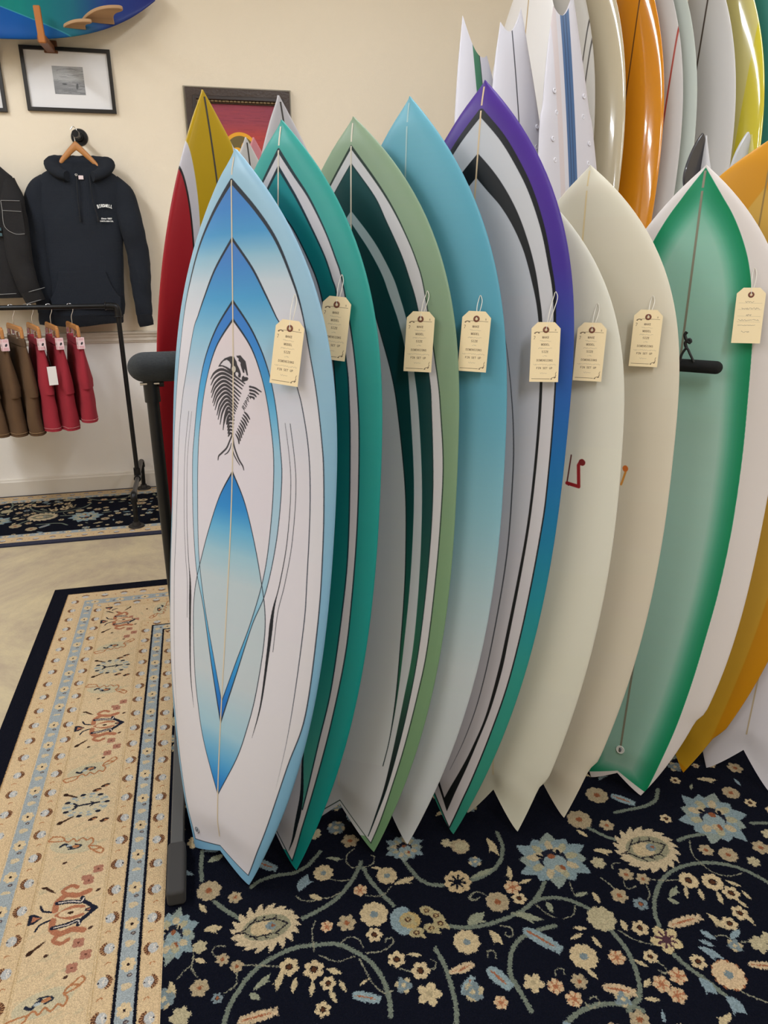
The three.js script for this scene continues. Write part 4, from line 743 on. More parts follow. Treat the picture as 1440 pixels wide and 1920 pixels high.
// short boards standing tail up between the rows: only their fins clear the front row
function finGeometry(h, b, rake, w) {
  const s = new THREE.Shape(); s.moveTo(0, 0); s.bezierCurveTo(b * 0.2, h * 0.5, b * 0.55, h * 0.9, b * 0.9 + rake, h); s.bezierCurveTo(b + rake * 0.75, h * 0.82, b * 0.82, h * 0.35, b, 0); s.lineTo(0, 0);
  return new THREE.ExtrudeGeometry(s, { depth: w, bevelEnabled: true, bevelThickness: w * 0.35, bevelSize: w * 0.35, bevelSegments: 2, curveSegments: 20 }).translate(0, 0, -w / 2);
}
function finned(key, x, z, L, label, base, mat, finLabel) {
  const t = tailUp(key, x, z, L, 0, label, base, [], null, { yaw: 266, lean: 2, wing: 0, wt: 0.006, cr: 0, pt: 1.7, W: 0.48, th: 0.055 }), p = boards[key].p, u = 0.05;
  // the fin stands off the bottom and rakes up past the narrow tail
  const s = new THREE.Shape(); s.moveTo(-0.06, 0); s.quadraticCurveTo(-0.05, 0.085, 0.03, 0.075); s.quadraticCurveTo(0.11, 0.058, 0.165, 0.012); s.quadraticCurveTo(0.15, 0.0, 0.13, 0); s.closePath();
  const g = new THREE.ExtrudeGeometry(s, { depth: 0.008, bevelEnabled: true, bevelThickness: 0.003, bevelSize: 0.003, bevelSegments: 2, curveSegments: 20 }).translate(0, 0, -0.004);
  g.applyMatrix4(new THREE.Matrix4().makeBasis(V(0, -1, 0), V(0, 0, -1), V(1, 0, 0)));
  mesh('fin', g.translate(0, 0.16, rocker(p, u) + 0.006), mat, t).userData.label = finLabel;
}
finned(45, 2.02, -2.80, 1.925, 'white board with a narrow tail and dark fin standing up behind the green board', '#dcd9d8', phys(0x2c2a2e, 0.35, { clearcoat: 0.5 }), 'dark smoky fin');
finned(46, 2.225, -2.80, 1.935, 'pale yellow board with a narrow tail and clear fin standing up behind the amber board', '#d9cd78', phys(0xe2e4ea, 0.25, { transmission: 0.45, thickness: 0 }), 'milky clear fin');

// ---------------------------------------------------------------- padded rack that carries the front row
const foamMat = phys(0x2b2e31, 0.95, { sheen: 1, sheenColor: new THREE.Color(0x777d82), sheenRoughness: 0.6, bumpMap: rep(fineGrain, 6, 2), bumpScale: 0.0025 });
const steelMat = std(0x121214, 0.45, { metalness: 0.3 }), greySteel = std(0x4a4948, 0.55, { metalness: 0.2 }), rubberMat = std(0x2d2b2a, 0.85), chrome = std(0xd8d8d8, 0.2, { metalness: 1 });
{
  const r = thing('board_rack', 'black padded rail rack with grey foot bar holding up the front row of boards', 'rack', [-0.16, 0, -2.075]);
  const at = (x, y, z) => V(x + 0.16, y, z + 2.075), barY = 1.216;
  mesh('padded_bar', new THREE.CapsuleGeometry(0.046, 2.62, 10, 24).rotateZ(Math.PI / 2).scale(1, 0.86, 1.1).translate(...at(1.16, barY, -2.075).toArray()), foamMat, r).userData.label = 'charcoal foam padding';
  for (const x of [-0.14, 2.3]) {
    const post = mesh('post', rod(at(x, 0.04, -2.075), at(x, barY - 0.03, -2.075), 0.0165, 0.0165, 20), steelMat, r);
    mesh('collar', new THREE.CylinderGeometry(0.021, 0.021, 0.062, 20).translate(...at(x, barY - 0.063, -2.075).toArray()), steelMat, post);
    mesh('clamp_knob', new THREE.CylinderGeometry(0.009, 0.009, 0.012, 14).rotateZ(Math.PI / 2).translate(...at(x + 0.028, barY - 0.044, -2.068).toArray()), steelMat, post);
    mesh('bolt', new THREE.CylinderGeometry(0.004, 0.004, 0.05, 10).rotateZ(Math.PI / 2).translate(...at(x - 0.002, barY - 0.042, -2.06).toArray()), chrome, post);
    const foot = mesh('foot_bar', box(0.034, 0.036, 1.26, ...at(x - 0.031, 0.019, -2.10).toArray(), 0.004), greySteel, r);
    for (const z of [-1.515, -2.685]) mesh('rubber_cap', box(0.046, 0.046, 0.17, ...at(x - 0.031, 0.0235, z).toArray(), 0.010, 4), rubberMat, foot);
    mesh('foot_bracket', box(0.06, 0.05, 0.06, ...at(x - 0.012, 0.026, -2.075).toArray(), 0.004), steelMat, foot);
  }
  // foam peg between two boards, with a knotted black strap
  const a = V(0.876, 1.222, -2.06), e = V(1.272, 1.231, -1.62), d = e.clone().sub(a).normalize(), peg = mesh('divider_peg', (() => {
    const g = new THREE.CapsuleGeometry(0.0165, a.distanceTo(e), 8, 20); g.applyQuaternion(new THREE.Quaternion().setFromUnitVectors(V(0, 1, 0), d));
    const c = a.clone().add(e).multiplyScalar(0.5); return g.translate(c.x + 0.16, c.y, c.z + 2.075);
  })(), std(0x101011, 0.95, { bumpMap: rep(fineGrain, 2, 6), bumpScale: 0.002 }), r);
  const k = V(1.222, 1.231, -1.676).add(V(0.16, 0, 2.075)), q = (u, y, o) => k.clone().addScaledVector(d, u).add(V(0.004 * o - 0.012, y, 0.012 - 0.004 * o));
  mesh('strap', tube([q(-0.012, 0.010, 1), q(-0.010, 0.028, 1), q(0.0, 0.044, 1), q(0.010, 0.030, 1), q(0.022, 0.010, 1)], 0.0032, 30), std(0x1a1a1b, 0.6), peg);
  mesh('strap_knot', tube([q(0.0, 0.040, 2), q(-0.006, 0.058, 2), q(0.004, 0.066, 2), q(0.006, 0.058, 2), q(-0.004, 0.064, 2), q(-0.010, 0.078, 2), q(-0.006, 0.084, 2)], 0.0042, 40), std(0x1a1a1b, 0.6), peg);
}

// ---------------------------------------------------------------- price tags hanging from the boards
const tagArt = (hand) => canvas(384, 768, (g, w, h) => {
  g.fillStyle = '#e9d5ad'; g.fillRect(0, 0, w, h);
  for (let i = 0; i < 5000; i++) { g.fillStyle = 'rgba(' + (rnd() < 0.5 ? '255,240,210' : '190,160,110') + ',0.10)'; g.fillRect(rnd() * w, rnd() * h, 2 + rnd() * 3, 1 + rnd() * 2); }
  g.fillStyle = g.strokeStyle = '#4a3526'; g.textAlign = 'center';
  if (!hand) {
    g.lineWidth = 4; g.beginPath(); g.moveTo(40, 140); g.quadraticCurveTo(120, 118, 180, 124); g.lineTo(350, 128); g.stroke();
    for (let i = 0; i < 8; i++) { g.lineWidth = 5; g.beginPath(); g.arc(46 + i * 9, 138 - i, 9, 0.4 + i, 3 + i); g.stroke(); }
    g.beginPath(); g.arc(44, 190, 9, 3.6, 7.2); g.stroke(); g.beginPath(); g.moveTo(46, 200); g.lineTo(40, 222); g.stroke();
    g.font = 'bold 34px serif'; g.globalAlpha = 0.6; g.fillText('8', 318, 112); g.globalAlpha = 1;
    g.font = 'bold 40px monospace';
    [['MAKE', 208], ['MODEL', 300], ['SIZE', 392], ['DIMENSIONS', 502], ['FIN SET UP', 602]].forEach(([s, y], i) => { g.font = 'bold ' + (i > 2 ? 36 : 38) + 'px monospace'; g.fillText(s, 192, y); });
    g.strokeStyle = 'rgba(90,80,80,0.55)'; g.lineWidth = 2.4;
    for (const [y, a, b] of [[240, 120, 270], [334, 100, 285], [430, 165, 225], [545, 45, 350], [655, 140, 235]]) { g.beginPath(); g.moveTo(a, y); for (let x = a; x < b; x += 7) g.lineTo(x, y + (rnd() - 0.5) * 18); g.stroke(); }
    g.strokeStyle = '#4a3526'; g.lineWidth = 5; g.beginPath(); g.moveTo(26, 728); g.lineTo(270, 728); g.stroke();
    for (let i = 0; i < 9; i++) { g.beginPath(); g.arc(288 + i * 8, 724 - i * i * 0.5, 9, i, 2.6 + i); g.stroke(); }
    g.beginPath(); g.moveTo(352, 690); g.lineTo(344, 660); g.lineTo(354, 636); g.stroke();
  } else {
    g.strokeStyle = 'rgba(70,60,66,0.75)'; g.lineWidth = 3.4;
    for (const [y, a, b, m] of [[196, 130, 250, 20], [286, 90, 330, 24], [376, 160, 230, 26], [446, 60, 340, 22], [520, 60, 300, 14], [610, 120, 230, 22]]) { g.beginPath(); g.moveTo(a, y); for (let x = a; x < b; x += 8) g.lineTo(x, y + (rnd() - 0.5) * m); g.stroke(); }
    g.lineWidth = 1.6; for (const y of [210, 300, 392, 470]) { g.beginPath(); g.moveTo(40, y); g.lineTo(350, y + 3); g.stroke(); }
  }
});
reseed(41);
const paper = std(0xffffff, 0.8, { map: tagArt(false) }), paperHand = std(0xffffff, 0.8, { map: tagArt(true) }), eyeletMat = std(0x6d3a26, 0.5), twine = std(0xdcd6cb, 0.9), tapeMat = phys(0xffffff, 0.2, { transparent: true, opacity: 0.22 });
const TW = 0.066, TH = 0.135;
function cardGeometry() {
  const s = new THREE.Shape(); const c = 0.014, w = TW / 2, y0 = -TH + 0.017, y1 = 0.017;
  s.moveTo(-w, y0); s.lineTo(w, y0); s.lineTo(w, y1 - c); s.lineTo(w - c, y1); s.lineTo(-w + c, y1); s.lineTo(-w, y1 - c); s.closePath();
  const hole = new THREE.Path(); hole.absarc(0, 0, 0.0032, 0, 7); s.holes.push(hole);
  const g = new THREE.ExtrudeGeometry(s, { depth: 0.0006, bevelEnabled: false, curveSegments: 14 }), p = g.attributes.position, u = g.attributes.uv;
  for (let i = 0; i < p.count; i++) u.setXY(i, p.getX(i) / TW + 0.5, (p.getY(i) - y0) / TH);
  return g;
}
const card = cardGeometry(), eyelet = torus(0.0052, 0.0021, 8, 20).scale(1, 1, 0.5).translate(0, 0, 0.0008);
function priceTag(key, u, x, u2, x2, roll, label, mat = paper, turn = 16, far = 0.018) {
  const b = boards[key], e = b.at(u, x, 0).addScaledVector(b.normal, far), top = b.at(u2, x2, 0.001);
  const t = thing('price_tag', label, 'price tag', e.toArray(), 'paper price tags on the boards');
  const yaw = R(b.p.yaw - turn), n = V(-Math.sin(yaw), 0.20, Math.cos(yaw)).normalize(), y = V(0, 1, 0).addScaledVector(n, -n.y).normalize(), xx = y.clone().cross(n), m = new THREE.Matrix4().makeBasis(xx, y, n);
  t.quaternion.setFromRotationMatrix(m.multiply(new THREE.Matrix4().makeRotationZ(R(roll))));
  t.updateMatrixWorld(true);
  mesh('card', card, mat, t);
  mesh('eyelet', eyelet, eyeletMat, t);
  const a = t.worldToLocal(top.clone()), mid = a.clone().multiplyScalar(0.55), off = V(0.006, 0, 0.003);
  mesh('string', tube([V(0, 0, 0.002), mid.clone().add(V(-0.003, 0, 0.004)), a.clone().add(V(-0.003, -0.006, 0.002)), a.clone().add(V(0, 0.004, 0.002)), a.clone().add(V(0.005, -0.006, 0.003)), mid.clone().add(off), V(0.0012, 0.001, -0.002)], 0.0009, 60, 6), twine, t);
  return t;
}
priceTag(1, 0.783, 0.190, 0.822, 0.186, -5, 'paper tag hanging on the blue chevron board, nearest on the left, loose string end', paper, 22);
priceTag(2, 0.778, 0.175, 0.812, 0.174, -4, 'paper tag hanging on the teal board with the white band');
priceTag(3, 0.746, 0.201, 0.779, 0.206, 0, 'paper tag hanging on the sage green board');
priceTag(4, 0.729, 0.204, 0.756, 0.201, -1, 'paper tag hanging on the plain light blue board', paper, 16, 0.022);
priceTag(5, 0.704, 0.212, 0.748, 0.216, 0, 'paper tag hanging on the purple railed board', paper, 30, 0.026);
priceTag(6, 0.787, 0.190, 0.822, 0.193, 0, 'paper tag hanging on the cream board beside the purple rail');
priceTag(7, 0.785, 0.181, 0.813, 0.182, 0, 'paper tag hanging on the larger cream board left of the green one');
priceTag(8, 0.820, 0.150, 0.856, 0.146, 1, 'handwritten paper tag hanging on the green board at the right', paperHand);

// ---------------------------------------------------------------- pictures on the back wall
function frameBars(w, h, b, d, r = 0.002) {
  const s = new THREE.Shape(); s.moveTo(-w / 2, -h / 2); s.lineTo(w / 2, -h / 2); s.lineTo(w / 2, h / 2); s.lineTo(-w / 2, h / 2); s.closePath();
  const o = new THREE.Path(); o.moveTo(-w / 2 + b, -h / 2 + b); o.lineTo(-w / 2 + b, h / 2 - b); o.lineTo(w / 2 - b, h / 2 - b); o.lineTo(w / 2 - b, -h / 2 + b); o.closePath(); s.holes.push(o);
  return new THREE.ExtrudeGeometry(s, { depth: d, bevelEnabled: true, bevelSize: r, bevelThickness: r, bevelSegments: 2 });
}
const frameBlack = std(0x17120f, 0.35), matWhite = std(0xe8e6e6, 0.85), paneMat = phys(0xffffff, 0.03, { transmission: 1, thickness: 0, specularIntensity: 0.12 });
reseed(51);
const photoPrint = canvas(320, 272, (g, w, h) => {   // a small grey photograph of surf and shore
  const sky = g.createLinearGradient(0, 0, 0, h); sky.addColorStop(0, '#9b9c9e'); sky.addColorStop(0.45, '#b2b3b4'); sky.addColorStop(0.55, '#8d8e90'); sky.addColorStop(1, '#7b7c7f'); g.fillStyle = sky; g.fillRect(0, 0, w, h);
  for (let i = 0; i < 260; i++) { const y = rnd() * h, d = 90 + rnd() * 120; g.strokeStyle = `rgba(${d},${d},${d + 2},0.4)`; g.lineWidth = 1 + rnd() * 5; g.beginPath(); const x = rnd() * w; g.moveTo(x, y); g.quadraticCurveTo(x + 30, y - 14 + rnd() * 20, x + 40 + rnd() * 90, y + 20 * (rnd() - 0.5)); g.stroke(); }
  g.fillStyle = 'rgba(70,72,76,0.75)'; g.beginPath(); g.ellipse(110, 172, 26, 8, 0, 0, 7); g.fill(); g.beginPath(); g.ellipse(240, 190, 12, 30, 0.2, 0, 7); g.fill();
});
const photoMat = std(0xffffff, 0.6, { map: photoPrint });
function wallPhoto(x, y, label) {
  const t = thing('framed_photograph', label, 'framed photo', [x, y, WALL_Z], 'black framed photographs');
  mesh('frame', frameBars(0.462, 0.310, 0.015, 0.02), frameBlack, t);
  mesh('mat_board', box(0.44, 0.288, 0.004, 0, 0, 0.006, 0.0005), matWhite, t);
  mesh('photo_print', new THREE.PlaneGeometry(0.16, 0.136).translate(0, -0.001, 0.0086), photoMat, t);
  mesh('glass', new THREE.PlaneGeometry(0.432, 0.28).translate(0, 0, 0.012), paneMat, t);
  return t;
}
const photo = wallPhoto(-0.588, 2.374, 'black framed small grey photograph in a wide white mat above the hoodie');
{ const c = photo.clone(); c.name = numbered('framed_photograph'); c.position.set(-1.16, 2.362, WALL_Z); c.userData = { ...photo.userData, label: 'black picture frame cut off by the left edge of the picture' }; scene.add(c); }
{
  const W = 0.612, H = 0.80, cx = 0.330, top = 2.372, t = thing('framed_painting', 'red painting with a yellow ring in an ornate dark brown frame behind the boards', 'painting', [cx, top - H / 2, WALL_Z]);
  const wood = std(0x3a2a20, 0.4, { bumpMap: rep(cloudGrain, 4), bumpScale: 0.002 });
  mesh('frame', frameBars(W - 0.02, H - 0.02, 0.055, 0.03, 0.004).translate(0, 0, 0.005), wood, t);
  mesh('outer_lip', frameBars(W, H, 0.014, 0.012, 0.003), std(0x8d8574, 0.4, { metalness: 0.3 }), t);
  mesh('inner_step', frameBars(W - 0.10, H - 0.10, 0.014, 0.045, 0.003), std(0x2a1d17, 0.35), t);
  const bead = new THREE.CapsuleGeometry(0.0062, 0.009, 3, 8), list = [], w2 = W / 2 - 0.072, h2 = H / 2 - 0.072;
  for (let x = -w2; x <= w2; x += 0.0215) for (const s of [1, -1]) list.push(bead.clone().rotateZ(Math.PI / 2).translate(x, s * h2, 0.034));
  for (let y = -h2; y <= h2; y += 0.0215) for (const s of [1, -1]) list.push(bead.clone().translate(s * w2, y, 0.034));
  const b = mesh('bead_trim', list, std(0x8a7655, 0.35, { metalness: 0.4 }), t); b.userData.kind = 'stuff'; b.userData.label = 'dull gold beaded trim';
  mesh('slip', frameBars(W - 0.124, H - 0.124, 0.02, 0.022, 0.002), std(0x4a3827, 0.45), t);
  reseed(57);
  mesh('canvas', new THREE.PlaneGeometry(W - 0.155, H - 0.155).translate(0, 0, 0.016), std(0xffffff, 0.6, { map: canvas(512, 700, (g, w, h) => {
    const q = g.createLinearGradient(0, 0, 0, h); for (const [u, c] of [[0, '#8d3347'], [0.16, '#973a49'], [0.26, '#b13c38'], [0.45, '#b03a2f'], [1, '#7d2430']]) q.addColorStop(u, c); g.fillStyle = q; g.fillRect(0, 0, w, h);
    for (let i = 0; i < 500; i++) { g.fillStyle = rnd() < 0.5 ? 'rgba(190,70,60,0.10)' : 'rgba(90,20,40,0.10)'; g.fillRect(rnd() * w, rnd() * h, 30 + rnd() * 120, 2 + rnd() * 8); }
    const k = w / (W - 0.155), X = (x) => (x - cx) * k + w / 2, Y = (y) => (top - 0.0775 - y) * k, px = X(0.327), py = Y(2.045);
    g.fillStyle = '#e6a21d'; g.beginPath(); g.ellipse(px, py, 0.104 * k, 0.104 * k, 0, 0, 7); g.fill(); g.fillStyle = '#6b5a2a'; g.beginPath(); g.ellipse(px, py, 0.085 * k, 0.085 * k, 0, 0, 7); g.fill();
    g.fillStyle = '#eaa81c'; g.beginPath(); g.ellipse(px + 0.02 * k, py - 0.005 * k, 0.018 * k, 0.045 * k, 0, 0, 7); g.fill(); g.beginPath(); g.ellipse(px - 0.02 * k, py + 0.01 * k, 0.04 * k, 0.035 * k, 0, 0, 7); g.fill();
  }) }), t);
}

// ---------------------------------------------------------------- board on the wall, with wooden fins, on a wooden bracket
{
  const p = { x: 0, z: 0, yaw: 0, lean: 0, roll: 0, L: 2.1, W: 0.57, tw: 0.5, pn: 2.6, pt: 3.6, wt: 0.02, cr: 0, nl: 0.10, tl: 0.05, th: 0.065 };
  const t = thing('surfboard', 'blue and teal surfboard with two wooden fins hung high on the wall', 'surfboard', [-0.085, 2.79, WALL_Z + 0.15]);
  t.quaternion.setFromRotationMatrix(new THREE.Matrix4().makeRotationX(-0.32).multiply(new THREE.Matrix4().makeBasis(V(0, 1, 0), V(-1, 0, 0), V(0, 0, 1))).multiply(new THREE.Matrix4().makeRotationY(Math.PI)));
  const map = canvas(512, 1792, (g, w, h) => {
    const X = (m) => (m / p.W + 0.5) * w, Y = (l) => (1 - l / p.L) * h;    // m across (positive is the lower rail), l from the tail
    const q = g.createLinearGradient(0, h, 0, 0); for (const [u, c] of [[0, '#323a86'], [0.12, '#2f4a94'], [0.2, '#28788c'], [0.32, '#189088'], [0.45, '#0f8a76'], [1, '#0e7a5e']]) q.addColorStop(u, c);
    g.fillStyle = q; g.fillRect(0, 0, w, h);
    g.beginPath(); g.moveTo(X(0.30), Y(0.42)); g.lineTo(X(0.255), Y(0.42)); g.lineTo(X(0.06), Y(0.98)); g.lineTo(X(-0.05), Y(1.5)); g.lineTo(X(0.30), Y(1.8)); g.closePath();
    const b = g.createLinearGradient(0, Y(0.4), 0, Y(1.2)); b.addColorStop(0, '#1b6aa0'); b.addColorStop(0.3, '#0d5fb2'); b.addColorStop(1, '#0b4c9c'); g.fillStyle = b; g.fill();
    g.strokeStyle = '#3f9db0'; g.lineWidth = 5; g.stroke();
  });
  mesh('board_body', boardGeometry(p), boardFinish(map), t);
  reseed(61);
  const finWood = std(0xffffff, 0.6, { map: canvas(128, 128, (g, w, h) => { g.fillStyle = '#b08a62'; g.fillRect(0, 0, w, h); for (let i = 0; i < 90; i++) { g.fillStyle = rnd() < 0.5 ? 'rgba(120,84,52,0.25)' : 'rgba(205,170,128,0.25)'; g.fillRect(0, rnd() * h, w, 1 + rnd() * 4); } }) });
  const fin = (len, hgt, l, m, cant) => {   // l from the tail, m across; stands off the bottom towards the room
    const s = new THREE.Shape(); s.moveTo(0, 0); s.bezierCurveTo(-len * 0.25, hgt * 0.55, -len * 0.62, hgt * 0.98, -len * 1.22, hgt); s.bezierCurveTo(-len * 1.42, hgt * 1.0, -len * 1.40, hgt * 0.86, -len * 1.2, hgt * 0.76); s.bezierCurveTo(-len * 0.98, hgt * 0.6, -len * 1.0, hgt * 0.3, -len, 0); s.closePath();
    const g = new THREE.ExtrudeGeometry(s, { depth: 0.010, bevelEnabled: true, bevelSize: 0.004, bevelThickness: 0.004, bevelSegments: 3, curveSegments: 24 }).translate(len / 2, 0, -0.005);
    // shape x runs towards the nose, shape y off the bottom
    g.applyMatrix4(new THREE.Matrix4().makeBasis(V(0, 1, 0), V(0, 0, -1), V(-1, 0, 0)));
    const tt = l / p.L, bz = rocker(p, tt) + thick(p, tt) * bottomH(clamp(m / halfWidth(p, tt), -1, 1));
    return g.rotateY(cant).translate(m, l, bz + 0.003);
  };
  mesh('fin', fin(0.155, 0.115, 0.30, 0.165, 0.1), finWood, t).userData.label = 'larger curved wooden fin';
  mesh('fin', fin(0.105, 0.055, 0.42, 0.205, 0.1), finWood, t).userData.label = 'small wooden fin';
  const br = thing('wall_bracket', 'orange brown wooden wall bracket under the blue and teal board', 'bracket', [-0.66, 2.55, WALL_Z]), oak = std(0xb06a28, 0.5, { bumpMap: rep(cloudGrain, 1, 4), bumpScale: 0.001 });
  mesh('wall_plate', box(0.07, 0.06, 0.02, 0, -0.02, 0.011, 0.004), std(0x6b3d1c, 0.5), br);
  mesh('support_arm', box(0.045, 0.034, 0.27, 0, -0.03, 0.147, 0.006).rotateX(0.04), std(0x7a4620, 0.5), br);
  mesh('front_lip', box(0.034, 0.165, 0.022, 0, 0.02, 0.285, 0.006).rotateZ(0.03), oak, br);
}

// ---------------------------------------------------------------- clothes on the wall
const pipeMat = std(0x1d1d1e, 0.38, { metalness: 0.55 });
function wallPeg(x, y, label) {
  const t = thing('wall_peg', label, 'wall hook', [x, y, WALL_Z]);
  mesh('flange', [new THREE.CylinderGeometry(0.042, 0.046, 0.010, 32).rotateX(Math.PI / 2).translate(0, 0, 0.005), new THREE.CylinderGeometry(0.020, 0.026, 0.03, 24).rotateX(Math.PI / 2).translate(0, 0, 0.02)], pipeMat, t);
  mesh('pipe_stub', new THREE.CylinderGeometry(0.0125, 0.0125, 0.13, 20).rotateX(Math.PI / 2).translate(0, 0, 0.085), std(0x8a8c8e, 0.3, { metalness: 0.8 }), t);
  mesh('end_cap', new THREE.CylinderGeometry(0.018, 0.020, 0.03, 20).rotateX(Math.PI / 2).translate(0, 0, 0.155), pipeMat, t);
  return t;
}
wallPeg(-0.572, 2.092, 'black iron pipe peg on the wall above the hoodie');
const hangerWood = std(0xb87c42, 0.4, { bumpMap: rep(cloudGrain, 2, 8), bumpScale: 0.0006 });
{
  const t = thing('coat_hanger', 'wooden coat hanger with a wire hook inside the navy hoodie', 'hanger', [-0.585, 2.04, WALL_Z + 0.115]);
  const arm = (s) => { const rings = []; for (let i = 0; i <= 14; i++) { const u = i / 14, x = s * u * 0.145, y = -0.002 - 0.150 * Math.pow(u, 1.12), hh = lerp(0.024, 0.016, u), dd = lerp(0.008, 0.012, u), z = 0.015 * u * u; rings.push(Array.from({ length: 12 }, (_, j) => { const a = -j / 12 * 6.2832 * s; return V(x, y + hh * Math.sin(a), z + dd * Math.cos(a)); })); } return loft(rings); };
  mesh('hanger_body', [arm(1), arm(-1)], hangerWood, t);
  mesh('hook', tube([V(0, 0.018, 0), V(0, 0.045, 0), V(0.012, 0.058, 0), V(0.016, 0.075, 0), V(0.0, 0.092, 0), V(-0.016, 0.078, 0)], 0.0022, 40), chrome, t);
}
function clothMat(c, extra = {}) { return std(c, 0.92, { bumpMap: rep(weave, 3), bumpScale: 0.0012, ...extra }); }
const wrinkle = (amp, f, s) => (q) => { q.z += amp * noise.noise(q.x * f + s, q.y * f * 0.55, s * 1.7) + amp * 0.5 * noise.noise(q.x * f * 2.3, q.y * f * 1.1 + s, 4.2); q.x += amp * 0.5 * noise.noise(q.y * f, q.x * f + s, 9.1); return q; };
function sleeve(pts, radii, depth, fn) {   // a cloth tube hanging along a path
  const c = new THREE.CatmullRomCurve3(pts), rings = [];
  for (let i = 0; i <= 36; i++) {
    const u = i / 36, p = c.getPoint(u), tg = c.getTangent(u), side = V(-tg.y, tg.x, 0).normalize(), k = u * (radii.length - 1), j = Math.min(radii.length - 2, Math.floor(k)), r = lerp(radii[j], radii[j + 1], k - j);
    rings.push(Array.from({ length: 22 }, (_, m) => { const a = m / 22 * 6.2832, q = p.clone().addScaledVector(side, -Math.cos(a) * r).add(V(0, 0, Math.sin(a) * r * depth)); return fn ? fn(q, u) : q; }));
  }
  return loft(rings);
}
{
  // navy hoodie, coordinates relative to its base under the hem
  const bx = -0.60, by = 1.08, bz = WALL_Z + 0.105, t = thing('hoodie', 'dark navy hooded sweatshirt with white chest print hanging on the wall', 'hoodie', [bx, by, bz]);
  const navyCloth = clothMat(0x101722), rib = clothMat(0x0c111b), L = (x, y, z = 0) => V(x - bx, y - by, z), w = wrinkle(0.010, 9, 2.1);
  const rows = [[1.125, -0.640, 0.205, 0.066], [1.18, -0.635, 0.212, 0.074], [1.35, -0.625, 0.214, 0.076], [1.55, -0.612, 0.222, 0.074], [1.70, -0.602, 0.232, 0.072], [1.80, -0.592, 0.238, 0.066], [1.86, -0.588, 0.228, 0.058], [1.895, -0.586, 0.19, 0.052], [1.925, -0.585, 0.14, 0.048], [1.945, -0.583, 0.10, 0.045]];
  const dense = []; for (let i = 0; i < rows.length - 1; i++) for (let k = 0; k < 5; k++) dense.push(rows[i].map((v, m) => lerp(v, rows[i + 1][m], k / 5))); dense.push(rows[rows.length - 1]);
  mesh('body', loft(dense.map(([y, cx, rx, rz]) => oval(L(cx, y), rx, rz, 44, 2.6, w))), navyCloth, t);
  const sl = mesh('sleeve', sleeve([L(-0.755, 1.862, -0.004), L(-0.815, 1.785, 0.0), L(-0.848, 1.60, 0.008), L(-0.862, 1.42, 0.014), L(-0.858, 1.26, 0.02), L(-0.866, 1.14, 0.02)], [0.045, 0.068, 0.074, 0.07, 0.064, 0.058, 0.046], 0.72, wrinkle(0.012, 14, 5)), navyCloth, t);
  mesh('cuff', sleeve([L(-0.866, 1.145, 0.02), L(-0.870, 1.10, 0.02), L(-0.872, 1.075, 0.02)], [0.044, 0.046, 0.042], 0.8), rib, sl);
  const sr = mesh('sleeve', sleeve([L(-0.42, 1.862, -0.004), L(-0.368, 1.785, 0.004), L(-0.335, 1.62, 0.02), L(-0.315, 1.47, 0.012), L(-0.318, 1.30, 0.012), L(-0.318, 1.12, 0.02)], [0.045, 0.066, 0.072, 0.066, 0.062, 0.056, 0.046], 0.72, wrinkle(0.012, 14, 8)), navyCloth, t);
  mesh('cuff', sleeve([L(-0.318, 1.125, 0.02), L(-0.314, 1.08, 0.018), L(-0.310, 1.055, 0.016)], [0.044, 0.046, 0.042], 0.8), rib, sr);
  mesh('hem_band', loft([1.135, 1.12, 1.095, 1.075, 1.068].map((y, i) => oval(L(-0.64 - i * 0.001, y), [0.207, 0.202, 0.200, 0.200, 0.197][i], [0.068, 0.064, 0.063, 0.063, 0.058][i], 40, 2.6, (q) => { q.y += 0.008 * Math.sin(q.x * 14); return w(q); }))), rib, t);
  // hood: a thick collar lying back over the shoulders, open at the throat
  const hoodRings = []; for (let i = 0; i <= 40; i++) { const u = i / 40, phi = R(118) + u * R(304); const x = 0.140 * Math.cos(phi), z = 0.058 * Math.sin(phi), front = Math.max(0, Math.sin(phi)), r = 0.056 * (0.55 + 0.45 * Math.sin(u * Math.PI)) , c = L(-0.575 + x, 1.930 - 0.062 * front + 0.014 * (1 - front), z + 0.022), out = V(Math.cos(phi), 0, Math.sin(phi)); hoodRings.push(Array.from({ length: 16 }, (_, j) => { const b = -j / 16 * 6.2832; return c.clone().addScaledVector(out, Math.cos(b) * r * 1.05).add(V(0, Math.sin(b) * r * 0.85 + 0.006 * noise.noise(x * 40, j, u * 9), 0)); })); }
  mesh('hood', loft(hoodRings), navyCloth, t);
  mesh('neck_label', box(0.026, 0.020, 0.002, ...L(-0.572, 1.872, 0.066).toArray(), 0.0008), std(0xe6d3d3, 0.7), t);
  for (const [s, dx] of [[-1, 0.0], [1, 0.012]]) {
    const x = -0.566 + s * 0.028 + dx, cord = mesh('drawstring', tube([L(x, 1.885, 0.066), L(x + s * 0.002, 1.82, 0.083), L(x + s * 0.006, 1.74, 0.087), L(x + s * 0.008 + dx, 1.665, 0.089)], 0.0034, 30), std(0x0a0e16, 0.8), t);
    mesh('cord_tip', new THREE.CapsuleGeometry(0.0052, 0.022, 4, 10).translate(...L(x + s * 0.008 + dx, 1.655, 0.089).toArray()), std(0x080b12, 0.8), cord);
  }
  mesh('eyelet', torus(0.005, 0.0018, 6, 16).translate(...L(-0.594, 1.884, 0.075).toArray()), chrome, t);
